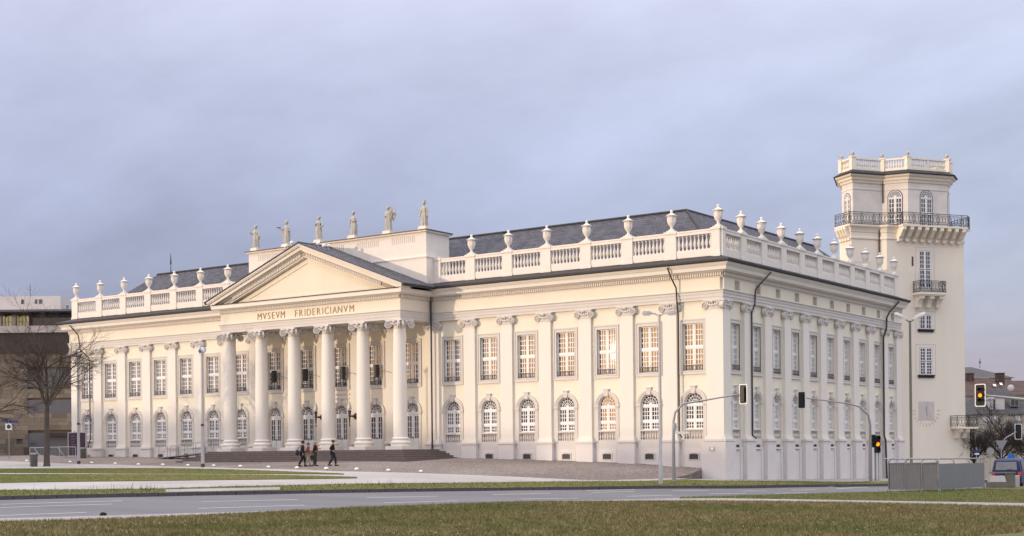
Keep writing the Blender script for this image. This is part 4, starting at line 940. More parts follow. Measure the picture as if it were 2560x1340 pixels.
tm=mast('curved signal mast with signal head reaching right, before the museum corner',(34.52,-7.5),.33,[(0,4.0),(.12,4.6),(.6,5.12),(1.8,5.3),(4.1,5.68)],(4.35,5.68),RZ_CAM+R(140))
t=tag(empty('direction_sign',(34.52,-7.5,.33)),'round sign and bracket fixed to the left signal mast','sign')
MB().lathe([(.28,-.02),(.28,.02)],14,(0,0,0),'y').xf(Matrix.Translation((.12,-.02,3.35))@Matrix.Rotation(RZ_CAM+R(60),4,'Z')).obj('disc',M['lampgrey'],t); MB().obox((RV*.55).xy,RV.xy,0,.42,.06,2.93,3.08).obj('bracket',M['whitepl'],t)
mast('curved signal mast with signal head reaching left, before the museum flank',(39.73,11.82),-.18,[(0,3.9),(-.13,4.6),(-.75,5.2),(-1.6,5.45),(-4.5,5.85)],(-4.85,5.72),RZ_CAM+R(152))
t=thing('signal_post','low signal post with lit amber lamp in front of the flank','traffic light',(39.9,12.3,-.19))
MB().tube([(0,0,-.1),(0,0,3.3)],.07,8).obj('post',M['steel'],t); MB().tube([(RV.x*.22,RV.y*.22,-.1),(RV.x*.22,RV.y*.22,2.4)],.06,8).obj('second_post',M['lampgrey'],t)
signal_head(t,Matrix.Translation((RV.x*.12-VV_.x*.2,RV.y*.12-VV_.y*.2,2.72))@Matrix.Rotation(RZ_CAM,4,'Z')@Matrix.Scale(1.35,4),True,False)
signal_head(t,Matrix.Translation((-RV.x*.2,-RV.y*.2,2.95))@Matrix.Rotation(RZ_CAM-R(85),4,'Z')@Matrix.Scale(1.0,4),False,False)
MB().lathe([(.3,-.02),(.3,.03),(.2,.05)],8).obj('yellow_footing',mat('yellow_paint',(0.5,0.4,0.08),0.7),t)
tm=thing('signal_mast','near signal with lit amber lamp and white border, right of the tower','traffic light',(58.1,-3.6,-.15))
hp=Vector((53.24-58.1,-7.09+3.6,5.08+.15)); 
MB().tube([(0,0,-.1),(0,0,3.6),(0,0,4.4),tuple(-RV*.4+Vector((0,0,4.75))),tuple(hp+RV*2.3+Vector((0,0,-.25))),tuple(hp+RV*.2)],[.13,.12,.11,.11,.085,.05],10).obj('mast_arm',M['steel'],tm,smooth=60)
signal_head(tm,Matrix.Translation(hp)@Matrix.Rotation(RZ_CAM-R(28),4,'Z'),True)
tm=thing('signal_mast','small far signal seen from behind on a curved mast before the trees','traffic light',(44.12,28.15,-.47))
MB().tube([(0,0,-.1),(0,0,2.7)]+[tuple(RV*r+Vector((0,0,z))) for r,z in((.1,3.1),(.4,3.45),(1.35,3.95))],.05,8).obj('mast_arm',M['steel'],tm,smooth=60)
signal_head(tm,Matrix.Translation(RV*1.35+Vector((0,0,3.9)))@Matrix.Rotation(RZ_CAM+PI,4,'Z'),False)

# ------------------------------------------------------------------ TOWER
M['towerplaster']=mat('tower_plaster',(0.86,0.785,0.67),0.9,0.05,0.45,bump=0.1,bscale=20,streak=True,spec=0.2)
M['towerbrick']=brickmat('pale_painted_brick',(0.80,0.75,0.71),(0.77,0.72,0.68),(0.71,0.66,0.63),0.26,0.09,0.9,0.35)
tower=thing('octagonal_tower','tall cream tower with iron balcony behind the museum flank','tower',(31.86,36.61,-.42),R(56))
def poly_prism(P,z0,z1): return MB().prism([(x,y,z0) for x,y in P],(0,0,z1-z0))
LOW=[(-3.36,2.3),(-3.36,.5),(-.5,.5),(0,0),(8.3,0),(8.3,8),(1.5,8)]
UPP=[(-1.72,4.3),(-1.72,2.6),(1.44,2.6),(3.04,1.0),(7.31,1.0),(8.4,2.09),(8.4,7.2),(.5,7.2)]
def off(P,d):
    out=[]; n=len(P)
    for i in range(n):
        a,p,b=Vector(P[i-1]),Vector(P[i]),Vector(P[(i+1)%n]); d1=(p-a).normalized(); d2=(b-p).normalized(); n1=Vector((d1.y,-d1.x)); n2=Vector((d2.y,-d2.x)); m=(n1+n2).normalized(); m/=max(.3,m.dot(n1)); q=p+m*d; out.append((q.x,q.y))
    return out
poly_prism(LOW,-2.5,21.3).obj('lower_wall',M['towerplaster'],tower)
MB().sweep([(0,21.2),(.1,21.2),(.1,21.35),(.04,21.4),(.04,21.75),(.1,21.8),(.12,21.95),(.22,22.2),(.42,22.25),(.45,22.42),(0,22.45)],LOW,True).obj('balcony_cornice',M['towerplaster'],tower)
MB().prism([(x,y,22.44) for x,y in off(LOW,.40)],(0,0,.05)).obj('balcony_floor',M['lead'],tower)
MB().box(.95,7.95,-1.05,-.03,22.28,22.43).obj('balcony_slab',M['towerplaster'],tower)
cb=MB().prism([(-.17,-1.0,22.27),(-.17,-1.0,22.0),(-.17,-.75,21.75),(-.17,-.55,21.45),(-.17,-.3,21.3),(-.17,-.3,21.05),(-.17,0,21.0),(-.17,0,22.27)],(.34,0,0)).me('corbel',M['towerplaster'])
for i in range(9): link('corbel',cb,tower,(1.2+.8*i,-.03,0))
for i in range(4):
    o=link('corbel',cb,tower); o.matrix_local=Matrix.Translation((-3.36,.72+.42*i,0))@Matrix.Rotation(R(-90),4,'Z')@Matrix.Scale(.6,4,(0,1,0))
poly_prism(UPP,22.4,26.8).obj('upper_wall',M['towerbrick'],tower)
MB().sweep([(0,26.0),(.05,26.0),(.05,26.1),(0,26.12)],UPP,True).obj('string_course',M['towerbrick'],tower)
MB().sweep([(0,26.6),(.12,26.62),(.16,26.8),(.3,26.86),(.34,27.05),(.55,27.15),(.6,27.3),(0,27.32)],UPP,True).obj('cornice',M['towerplaster'],tower)
MB().sweep([(.55,27.28),(.72,27.3),(.74,27.38),(.1,27.75),(-.4,27.76)],UPP,True).obj('eaves_roof',M['lead'],tower)
poly_prism(UPP,27.3,27.72).obj('tower_roof',M['lead'],tower)
# top balustrade
TB=[UPP[i] for i in range(len(UPP))]
b2=MB().lathe([(r*.9,z*.75) for r,z in bal_prof],8).me('baluster',M['towerplaster'],50)
n=len(TB)
for i in range(n):
    a=Vector(TB[i]); b=Vector(TB[(i+1)%n]); d=(b-a); L_=d.length; d.normalize(); an=math.atan2(d.y,d.x)
    nn_=max(1,round(L_/1.6)) if i in(2,4,0) else max(1,round(L_/2.4))
    mb=MB().box(.2,L_-.2,-.1,.1,27.75,27.95).box(.2,L_-.2,-.12,.12,28.7,28.85)
    for k in range(1,nn_): mb.box(L_*k/nn_-.12,L_*k/nn_+.12,-.1,.1,27.95,28.7)
    o=mb.obj('balustrade_panel',M['towerplaster'],tower,(a.x,a.y,0),an)
    q=.36
    while q<L_-.3:
        if all(abs(q-L_*k/nn_)>.17 for k in range(1,nn_)): link('baluster',b2,o,(q,0,27.95))
        q+=.23
    MB().box(-.22,.22,-.22,.22,27.72,28.9).box(-.26,.26,-.26,.26,28.84,28.93).obj('pedestal',M['towerplaster'],tower,(a.x,a.y,0),an)
    MB().lathe([(.1,28.93),(.07,29.0),(.17,29.12),(.2,29.22),(.15,29.34),(.001,29.4)],10).obj('ball_finial',M['stone'],tower,(a.x,a.y,0),smooth=50)
# iron railing of the big balcony
RL=[(-3.74,2.4),(-3.74,.12),(-.62,.12),(.1,-.36),(.9,-.98),(7.98,-.98),(8.66,-.36),(8.66,5)]
def iron_rail(P,z0,h,parent,step=.32):
    for a,b in zip(P[:-1],P[1:]):
        a,b=Vector(a),Vector(b); L_=(b-a).length; d=(b-a).normalized(); mb=MB(); an=math.atan2(d.y,d.x)
        mb.tube([(0,0,z0+h),(L_,0,z0+h)],.03,5); mb.tube([(0,0,z0+.08),(L_,0,z0+.08)],.025,5); mb.tube([(0,0,z0+h*.86),(L_,0,z0+h*.86)],.016,4)
        k=max(1,round(L_/step)); s=L_/k
        for i in range(k):
            x=(i+.5)*s; mb.tube([(x-s*.45,0,z0+.08),(x,0,z0+h*.47),(x-s*.45,0,z0+h*.86)],.018,4); mb.tube([(x+s*.45,0,z0+.08),(x,0,z0+h*.47),(x+s*.45,0,z0+h*.86)],.018,4)
            mb.tube([(x,0,z0+h*.47),(x,0,z0+h)],.014,4); mb.sphere((x,0,z0+h*.25),.045,5,4)
        for i in range(0,k+1,4): mb.tube([(i*s,0,z0),(i*s,0,z0+h+.03)],.03,5)
        mb.obj('railing',M['iron'],parent,(a.x,a.y,0),an)
iron_rail(RL,22.49,1.0,tower)
# windows: local builders on a face given by origin and angle
def t_window(u,v,an,hw,z0,z1,rows,arch=False,sill=True,frame=True):
    o=empty('window'); o.parent=tower; o.location=(u,v,0); o.rotation_euler=(0,0,an)
    zs=z1-hw if arch else z1
    mb=MB()
    if arch: ring(mb,0,zs,hw,hw+.07,-.03,0); 
    for s in(-1,1): mb.box(min(s*hw,s*(hw+.07)),max(s*hw,s*(hw+.07)),-.03,0,z0,zs)
    if not arch: mb.box(-hw-.07,hw+.07,-.035,0,z1,z1+.09)
    mb.obj('reveal',M['iron'] if arch else M['trim'],o)
    if frame and not arch: MB().box(-hw-.45,-hw-.38,-.012,0,z0-.35,z1+.35).box(hw+.38,hw+.45,-.012,0,z0-.35,z1+.35).box(-hw-.38,hw+.38,-.012,0,z1+.28,z1+.35).obj('plaster_border',M['trim'],o)
    if sill: MB().box(-hw-.25,hw+.25,-.16,0,z0-.12,z0-.02).box(-hw-.2,hw+.2,-.1,0,z0-.28,z0-.12).obj('sill',M['lead'],o)
    mb=MB()
    def flat(i0): mb.xf(Matrix.Translation((0,-.285,0)),i0)
    i0=0
    if arch: fan(mb,hw,zs); mb.box(-hw,hw,.24,.32,zs-.1,zs); zt=zs-.1
    else: zt=z1
    zm=z0+(zt-z0)*.5
    for s in(-1,1):
        xa,xb=(-hw,-.04) if s<0 else (.04,hw)
        if rows>4: casement(mb,xa,xb,z0,zm-.04,rows//2,2); casement(mb,xa,xb,zm+.04,zt,rows//2,2)
        else: casement(mb,xa,xb,z0,zt,rows,2)
    mb.box(-.04,.04,.25,.32,z0,zt); flat(0); mb.obj('casement',M['frame'],o,smooth=30)
    pm=MB(); pts=[(-hw,-.004,z0),(hw,-.004,z0)]+([(p[0],-.004,p[1]) for p in arc((0,zs),hw,14)][::-1] if arch else [(hw,-.004,z1),(-hw,-.004,z1)])
    pm.poly(pts); pm.obj('pane',M['glass'],o)
    return o
t_window(5.0,1.0,0,.62,22.55,25.95,6,True,False)
t_window(2.24,1.8,R(-45),.60,22.55,25.95,6,True,False)
t_window(-1.72,3.45,R(-90),.42,22.55,25.7,6,True,False)
t_window(7.85,1.55,R(45),.48,22.55,25.8,6,True,False)
t_window(4.04,0,0,.60,17.0,20.3,8,False,False)
t_window(4.04,0,0,.62,13.3,14.55,3,False,True)
t_window(4.04,0,0,.64,9.2,11.6,8,False,True)
t_window(-2.3,.5,0,.42,17.3,18.8,4,False,False)
MB().box(2.62,2.82,-.005,.0,18.9,19.75).obj('slit_window',M['iron'],tower)
# small balcony
MB().box(2.7,5.6,-1.05,-.002,16.3,16.5).box(2.8,5.5,-.98,-.002,16.2,16.3).obj('small_balcony_slab',M['towerplaster'],tower)
MB().box(2.72,5.58,-1.03,-.003,16.5,16.56).obj('small_balcony_floor',M['lead'],tower)
iron_rail([(2.78,-.02),(2.78,-.98),(5.52,-.98),(5.52,-.02)],16.56,.95,tower)
cb2=MB().prism([(-.22,-.9,16.2),(-.22,-.9,15.95),(-.22,-.6,15.8),(-.22,-.45,15.5),(-.22,-.4,15.2),(-.22,0,15.2),(-.22,0,16.2)],(.44,0,0)).me('corbel',M['towerplaster'])
for u in(3.12,4.15,5.18): link('corbel',cb2,tower,(u,-.002,0))
# low balcony on the right-hand corner
MB().box(6.6,8.95,-1.0,1.4,4.33,4.48).obj('corner_balcony_slab',M['towerplaster'],tower)
iron_rail([(6.65,-.05),(6.65,-.95),(8.9,-.95),(8.9,1.35)],4.5,1.0,tower)
for u in(7.0,7.75): MB().prism([(u,-.85,4.32),(u,-.85,4.1),(u,-.5,3.9),(u,-.35,3.5),(u,0,3.4),(u,0,4.32)],(.36,0,0)).obj('corbel',M['towerplaster'],tower)
MB().box(8.3,8.95,.25,6,-2.5,4.3).obj('corner_annex',M['towerplaster'],tower)
# sundial
sd=MB().box(3.2,4.9,-.012,0,5.1,6.8).obj('sundial',mat('grey_violet_fresco',(0.66,0.605,0.575),0.9,0.12,2.2),tower)
M['ochre']=mat('faded_ochre_paint',(0.68,0.58,0.44),0.9,0.15,4)
for k in range(-6,7):
    a=k*R(15); c0=Vector((4.05,6.0)); d=Vector((math.sin(a),-math.cos(a))); q0=c0+d*1.15; q1=c0+d*1.5
    MB().tube([(q0.x,-.02,q0.y),(q1.x,-.02,q1.y)],.022,4).obj('hour_mark',M['ochre'],sd)
MB().tube([(4.05,-.02,6.35),(3.75,-.5,5.5)],.02,5).obj('gnomon',M['iron'],sd); MB().tube([(3.3,-.02,5.15),(4.8,-.02,6.3)],.012,4).tube([(4.1,-.02,6.75),(4.55,-.02,5.15)],.012,4).obj('dial_line',M['trim'],sd)
MB().tube([(1.4,2.35,27.2),(1.42,2.5,26.5),(1.42,2.5,24.9)],.05,6).obj('downpipe',M['copper'],tower); MB().tube([(-.5,.35,22.2),(-.5,.4,21.0),(-.5,.4,13.5)],.07,6).obj('downpipe',M['copper'],tower)

# ------------------------------------------------------------------ MODERN STONE BUILDING (left edge)
M['sand1']=mat('sandstone',(0.195,0.160,0.128),0.9,0.18,1.0,bump=0.3,bscale=12); M['sand2']=mat('sandstone_dark',(0.150,0.122,0.098),0.9,0.2,1.0,bump=0.3,bscale=12); M['sand3']=mat('sandstone_light',(0.235,0.195,0.157),0.9,0.15,1.0,bump=0.3,bscale=12)
M['bluegrey']=mat('grey_blue_cladding',(0.115,0.115,0.13),0.6,0.12,0.8); M['darkband']=mat('dark_brown_fascia',(0.045,0.036,0.035),0.8,0.2,0.6); M['concrete']=mat('pale_concrete',(0.42,0.39,0.39),0.85,0.1,0.8,bump=0.1)
mod=thing('modern_stone_building','flat roofed modern sandstone building behind the bare tree','building',(-65.04,17.93,0),RZ_CAM)
mx=lambda p:(p-87)/21.18
mz=lambda y:2.3+(1139.6-y)/21.18
MB().box(mx(-500),mx(300),.25,16,-1,mz(832)).obj('core_wall',M['sand2'],mod)
rs=random.Random(3); z=0.6; row=0
slabs=[MB().box(0,1,0,.25,0,.5).me('stone_block',M[k]) for k in('sand1','sand1','sand2','sand3')]
holes=[(mx(70),mx(300),mz(1035),mz(1000)),(mx(70),mx(300),mz(967),mz(925)),(mx(70),mx(300),-1,mz(1083)),(mx(42),mx(57),mz(1108),mz(1102))]
while z<mz(886):
    h=rs.choice((.42,.5,.56)); x=mx(-40)-rs.random()*2
    while x<mx(215):
        L_=rs.uniform(.9,2.3)
        segs=[(x+.008,x+L_-.008)]
        for (a,b,c,d) in holes:
            if z+h>c+.1 and z<d-.1:
                ns=[]
                for p,q in segs:
                    if q<=a or p>=b: ns.append((p,q))
                    else:
                        if p<a: ns.append((p,a))
                        if q>b: ns.append((b,q))
                segs=ns
        for p,q in segs:
            if q-p>.15:
                o=link('stone_block',rs.choice(slabs),mod,(p,rs.uniform(-.012,.012),z)); o.scale=(q-p,1,(h-.014)/.5)
        x+=L_
    z+=h; row+=1
MB().box(mx(-500),mx(-41),0,.25,.3,mz(886)).obj('side_wall',M['sand1'],mod)
MB().box(mx(-500),mx(300),-.15,.25,mz(884),mz(833)).obj('fascia_band',M['darkband'],mod)
MB().box(mx(-500),mx(300),-.4,.5,mz(832),mz(815)).obj('parapet',M['concrete'],mod)
for a,b,c,d in holes[:2]:
    MB().box(a,b,.05,.2,c,d).obj('cladding_panel',M['bluegrey'],mod)
MB().box(mx(70),mx(122),.08,.24,.3,mz(1083)).obj('steel_door',M['bluegrey'],mod); MB().box(mx(75),mx(90),.06,.08,mz(1112),mz(1106)).obj('door_grille',M['iron'],mod)
MB().box(mx(122),mx(300),.12,.24,.3,mz(1092)).obj('garage_door',mat('grey_roller_door',(0.14,0.14,0.14),0.6,0.1,1),mod); MB().box(mx(122),mx(300),-.3,.2,mz(1092),mz(1083)).obj('garage_lintel',M['darkband'],mod)
MB().box(mx(42),mx(57),.1,.2,mz(1108),mz(1102)).obj('wall_vent',M['iron'],mod)
MB().box(mx(28),mx(70),-1.4,-.2,1.0,mz(1118)).obj('low_wall',M['sand2'],mod)
# recessed top storey with lit windows, canopy roof
MB().box(mx(-500),mx(300),1.6,14,mz(820),mz(782)).obj('top_storey_wall',mat('grey_plaster',(0.15,0.145,0.16),0.8,0.08,0.8),mod)
M['litwin']=emis('lit_window',(0.62,0.52,0.25),.12)
for a in(-25,5,48):
    o=empty('window'); o.parent=mod
    MB().box(mx(a-16),mx(a+17),1.5,1.58,mz(817),mz(786)).obj('pane',M['litwin'],o)
    mb=MB()
    for k in range(5): q=mx(a-16)+(mx(a+17)-mx(a-16))*k/4; mb.box(q-.03,q+.03,1.42,1.5,mz(817),mz(786))
    for k in range(3): q=mz(817)+(mz(786)-mz(817))*k/2; mb.box(mx(a-16),mx(a+17),1.43,1.49,q-.03,q+.03)
    mb.obj('frame',M['concrete'],o)
for a in(-42,-6,30): MB().box(mx(a-5),mx(a+5),1.0,1.5,mz(815),mz(784)).obj('pier',M['concrete'],mod)
MB().prism([(mx(-500),-1.2,mz(776)),(mx(-500),-1.2,mz(781)),(mx(-500),3,mz(779)),(mx(-500),16,mz(772)),(mx(-500),16,mz(768))],(mx(320)-mx(-500),0,0)).obj('canopy_roof',M['bluegrey'],mod)
for a in range(-60,200,34): MB().prism([(mx(a),-1.15,mz(782)),(mx(a),1.6,mz(790)),(mx(a),1.6,mz(781))],(.12,0,0)).obj('canopy_bracket',M['bluegrey'],mod)
M['offwhite']=mat('offwhite_render',(0.62,0.59,0.58),0.85,0.06,0.8)
mzp=lambda y:2.3+(1139.6-y)/21.18*1.05
pn=MB().box(mx(-60),mx(101),8,13,mz(775),mzp(741)).obj('penthouse',M['offwhite'],mod)
for a,b in((2,8),(36,42),(46,54)): MB().box(mx(a)*1.05,mx(b)*1.05,7.97,8,mzp(760),mzp(749)).obj('penthouse_window',M['glass'],pn)
MB().tube([(mx(14),9,mzp(742)),(mx(14),9,mzp(708))],.03,4).tube([(mx(10),9,mzp(722)),(mx(18),9,mzp(722))],.02,4).tube([(mx(11),9,mzp(716)),(mx(17),9,mzp(716))],.02,4).obj('aerial',M['iron'],pn)
for a,h in((112,8),(137,18),(144,14),(150,9),(162,10)): MB().tube([(mx(a),9,mz(772)),(mx(a),9,mzp(772-h))],.12 if h<12 else .05,6).sphere((mx(a),9,mzp(772-h)),.2,6,5).obj('roof_vent',M['steel'],mod)

# ------------------------------------------------------------------ HOUSES in the right background
M['brown_tile']=brickmat('brown_roof_tiles',(0.098,0.060,0.054),(0.135,0.085,0.075),(0.04,0.03,0.03),0.3,0.28,0.85,0.5)
M['grey_tile']=brickmat('grey_roof_tiles',(0.075,0.07,0.078),(0.10,0.095,0.10),(0.04,0.04,0.045),0.3,0.25,0.8,0.5)
M['pinkwall']=mat('pinkish_render',(0.66,0.53,0.45),0.9,0.06,0.6); M['greywall']=mat('grey_render',(0.33,0.30,0.285),0.9,0.1,0.6); M['creamwall']=mat('cream_render',(0.52,0.47,0.39),0.9,0.08,0.6)
hx=lambda p:(p-2409)/20.55
hz=lambda y:2.3+(1115.5-y)/20.55
H0=(22.69,86.55,0)
def house(name,lab,x0,x1,y0,depth,ze,zr,wm,rm,hip=0.0,dv=0,gable_front=False):
    k=(170+dv)/170; ox,oy=76.572+(H0[0]-76.572)*k,-83.785+(H0[1]+83.785)*k
    t=thing(name,lab,'house',(ox+RV.x*x0*k,oy+RV.y*x0*k,2.3*(1-k)),RZ_CAM,'houses beyond the tower'); t.scale=(k,k,k); L_=x1-x0
    MB().box(0,L_,0,depth,-4,ze).obj('wall',wm,t)
    o_=.35; mb=MB(); hh=min(hip,L_/2-.1)
    A=(-o_,-o_,ze-.15);B=(L_+o_,-o_,ze-.15);C_=(L_+o_,depth+o_,ze-.15);D=(-o_,depth+o_,ze-.15);E1=(hh-(o_ if hip==0 else 0),depth/2,zr);E2=(L_-hh+(o_ if hip==0 else 0),depth/2,zr)
    mb.mesh([A,B,C_,D,E1,E2],[(0,1,5,4),(2,3,4,5),(1,2,5),(3,0,4),(3,2,1,0)]); r=mb.obj('roof',rm,t)
    return t,r
tA,rA=house('town_house','pinkish house with wide brown tiled roof behind the near signal',hx(2414),hx(2530),0,9,hz(986),hz(940),M['pinkwall'],M['brown_tile'],1.2)
for a,w_ in((1.2,.7),): MB().box(a,a+w_,-.03,0,hz(1012),hz(1000)).obj('window',M['glass'],tA)
for x in(1.4,5.2): MB().box(x,x+.9,3.6,4.5,hz(960),hz(930)).box(x-.06,x+.96,3.55,4.55,hz(930),hz(928)).obj('chimney',M['brown_tile'],rA)
for x,zq in((4.1,960),(3.5,968),(4.9,957)):
    MB().mesh([(x,1.75,hz(zq+4)),(x+.35,1.75,hz(zq+4)),(x+.35,2.15,hz(zq)+.1),(x,2.15,hz(zq)+.1)],[(0,1,2,3)]).obj('skylight',M['frame'],rA)
tB,rB=house('town_hall_roof','large grey hipped roof rising behind the brown tiled roof',hx(2400),hx(2530),0,16,hz(942),hz(908),M['greywall'],M['grey_tile'],2.2,24)
for x in(1.6,5.2): MB().tube([(x,8,hz(910)),(x,8,hz(885))],.04,5).sphere((x,8,hz(895)),.15,6,5).obj('finial',M['iron'],rB)
tC,rC=house('mansard_house','dark roofed house with white dormers above the bare trees',hx(2440),hx(2600),0,9,hz(1032),hz(968),M['creamwall'],M['grey_tile'],2.6,-14)
for x0,x1,y0,y1 in((2478,2488,1031,998),(2493,2516,1031,994)):
    d0=hx(x0)-hx(2440); d1=hx(x1)-hx(2440); MB().box(d0,d1,.5,3.6,hz(y0),hz(y1)).box(d0-.15,d1+.15,.4,3.7,hz(y1),hz(y1)+.18).obj('dormer',M['offwhite'],rC)
d0=hx(2532)-hx(2440); o=MB().box(d0,d0+1.0,.6,3,hz(1016),hz(996)).obj('dormer',M['greywall'],rC); MB().box(d0+.08,d0+.45,.57,.6,hz(1014),hz(998)).box(d0+.55,d0+.92,.57,.6,hz(1014),hz(998)).obj('pane',M['glass'],o)
MB().lathe([(.001,0),(.3,.06),(.42,.16)],12,(hx(2548)-hx(2440),2.5,hz(968)),'y').obj('satellite_dish',M['offwhite'],rC)
for k in range(5): MB().box(4.0+k*.32,4.16+k*.32,-.03,0,hz(1041),hz(1037)).obj('vent_opening',M['iron'],tC)
for k,a in enumerate((2455,2470,2486,2540)): MB().box(hx(a)-hx(2440),hx(a)-hx(2440)+.5,-.04,0,hz(1052),hz(1040)).obj('window',M['frame'],tC)
tD,rD=house('town_house','low brown roofed house at the right picture edge',hx(2526),hx(2640),0,9,hz(985),hz(948),M['creamwall'],M['brown_tile'],0,6)
tE,rE=house('corner_house','grey gabled house low behind the bare trees at left of the mansard house',hx(2438),hx(2482),0,8,hz(1024),hz(992),M['greywall'],M['grey_tile'],0,-8)
for a in(2444,2454,2465): MB().box(hx(a)-hx(2438),hx(a)-hx(2438)+.35,-.04,0,hz(1046),hz(1030)).obj('window',M['frame'],tE)

# ------------------------------------------------------------------ bare trees
M['bark']=mat('grey_brown_bark',(0.115,0.095,0.082),0.95,0.25,3.0,bump=0.6,bscale=18); M['twig']=mat('brown_twigs',(0.072,0.054,0.045),0.95,0.25,3.0)
M['twig2']=mat('dark_twigs',(0.052,0.042,0.037),0.95,0.25,3.0)
def grow(tw,lb,p,d,L_,r,lev,rg,up,maxlev,spread,crown):
    n=4; pts=[p]; rad=[r]
    for i in range(n):
        d=(d+Vector((rg.gauss(0,.13),rg.gauss(0,.13),rg.gauss(0,.10)+up))).normalized(); p=p+d*L_/n; pts.append(p); rad.append(r*(1-.5*(i+1)/n))
    (lb if lev<2 else tw).tube(pts,rad,6 if lev<2 else (4 if lev<3 else 3))
    if lev>=maxlev: return
    k={0:3,1:5,2:6,3:7}.get(lev,4)
    for i in range(k):
        q=.35+.65*(i+rg.random()*.8)/k; j=min(n-1,int(q*n)); pp=pts[j].lerp(pts[j+1],q*n-j); a=rg.uniform(0,2*PI)
        x=d.orthogonal().normalized(); x=Matrix.Rotation(a,4,d)@x; nd=(d*math.cos(spread)+x*math.sin(spread)*rg.uniform(.7,1.3)).normalized()
        grow(tw,lb,pp,nd,L_*rg.uniform(.5,.72),max(.008,rad[j]*.55),lev+1,rg,up*.8,maxlev,spread,crown)
def bare_tree(lab,x,y,z,H,fork,r,spread_l,nl,seed,group=None,mats=('bark','twig'),maxlev=4,dirs=None,rz=0,vert=.5):
    t=thing('bare_tree',lab,'tree',(x,y,z),rz,group); rg=random.Random(seed)
    tr=MB(); pts=[(0,0,-.2),(0,0,.3),(.02,.01,fork*.5),(.05,0,fork),(.06,.02,fork+(H-fork)*.35),(.02,.0,fork+(H-fork)*.75)]
    tr.tube(pts,[r*1.35,r*1.05,r*.88,r*.78,r*.4,r*.12],10); tr.obj('trunk',M[mats[0]],t,smooth=60)
    lb,tw=MB(),MB()
    for i in range(nl):
        a=2*PI*i/nl+rg.uniform(-.3,.3); h=fork+(H-fork)*(.0+.55*rg.random()*(i%3)/2); el=vert+rg.uniform(-.15,.35)
        d=Vector((math.cos(a)*math.cos(el),math.sin(a)*math.cos(el),math.sin(el)))
        grow(tw,lb,Vector((.05,0,h)),d,spread_l*rg.uniform(.75,1.1),r*.36,1,rg,.06,maxlev,.62,None)
    lb.obj('limbs',M[mats[0]],t,smooth=60); o=tw.obj('crown',M[mats[1]],t)
    return t
bare_tree('bare leafless street tree on the left edge of the square',-17.67,-14.99,1.44,11.4,4.7,.235,3.8,13,11,rz=.4,vert=.62)
bare_tree('low bare tree leaning in from beyond the left picture edge',-24.2,-17.2,1.5,8.0,3.6,.22,3.6,8,23,vert=.45)
for i,(lab,x,y,H,sp,sd) in enumerate((('dense dark bare tree right beside the tower base',36.6,45.4,7.2,2.9,5),('dense dark bare tree behind the round signs',37.6,50.5,7.4,3.1,6),('dense dark bare tree behind the small far signal',41.0,47.0,7.2,3.0,8),('dense dark bare tree at the right picture edge above the van',44.0,48.5,6.6,3.0,9))):
    bare_tree(lab,x,y,-.9,H-1.0,1.8,.17,sp*.66,17,sd,'dark bare trees before the houses',('twig2','twig2'),4,vert=.55)

# ------------------------------------------------------------------ barrier round the underpass
M['panel']=mat('grey_metal_panel',(0.235,0.23,0.23),0.55,0.12,1.5); M['panel2']=mat('grey_speckled_panel',(0.23,0.235,0.25),0.6,0.18,9)
bar=thing('underpass_barrier','grey panelled metal barrier with handrail in front of the tower','barrier',(0,0,0))
b0,b1,b2_=Vector((49.14,-9.99)),Vector((51.68,-9.37)),Vector((51.89,-2.11)); b3=b0+(b2_-b1)
GB=lambda p:GS(p.x,p.y)
def bar_run(a,b,n,m,corr):
    d=(b-a).normalized(); L_=(b-a).length
    for i in range(n):
        p=a.lerp(b,i/n)+d*.05; q=a.lerp(b,(i+1)/n)-d*.05; zb=(GB(p)+GB(q))/2; W=(q-p).length; an=math.atan2(d.y,d.x); mb=MB()
        if corr:
            k=int(W/.06); P=[]
            for j in range(k+1): P.append((W*j/k,-.012 if j%2 else .012))
            for j in range(k): (x0,y0),(x1,y1)=P[j],P[j+1]; mb.poly([(x0,y0,.12),(x1,y1,.12),(x1,y1,1.5),(x0,y0,1.5)]); mb.poly([(x0,y0+.03,.12),(x0,y0+.03,1.5),(x1,y1+.03,1.5),(x1,y1+.03,.12)])
            mb.box(0,W,-.03,.05,1.5,1.53); mb.box(0,W,-.03,.05,.09,.12)
        else: mb.box(0,W,-.015,.015,.12,1.5)
        mb.obj('panel',m,bar,(p.x,p.y,zb),an)
    for i in range(n+1):
        p=a.lerp(b,i/n); nrm=Vector((d.y,-d.x)); z=GB(p)
        mb=MB(); mb.tube([(p.x,p.y,z-.05),(p.x,p.y,z+1.5),(p.x-nrm.x*.05,p.y-nrm.y*.05,z+1.65),(p.x-nrm.x*.18,p.y-nrm.y*.18,z+1.74)],.035,6); mb.obj('post',M['steel'],bar)
        MB().tube([(p.x+nrm.x*.12,p.y+nrm.y*.12,z+.01),(p.x,p.y,z+.16)],.02,5).obj('foot_stay',M['steel'],bar)
    nr=Vector((d.y,-d.x)); MB().tube([((a-nr*.18).x-d.x*.25,(a-nr*.18).y-d.y*.25,GB(a)+1.76),((b-nr*.18).x+d.x*.05,(b-nr*.18).y+d.y*.05,GB(b)+1.76)],.04,8).obj('handrail',M['steel'],bar,smooth=60)
bar_run(b0,b1,3,M['panel'],True); bar_run(b1,b2_,3,M['panel2'],False); bar_run(b3,b0,3,M['panel'],True)

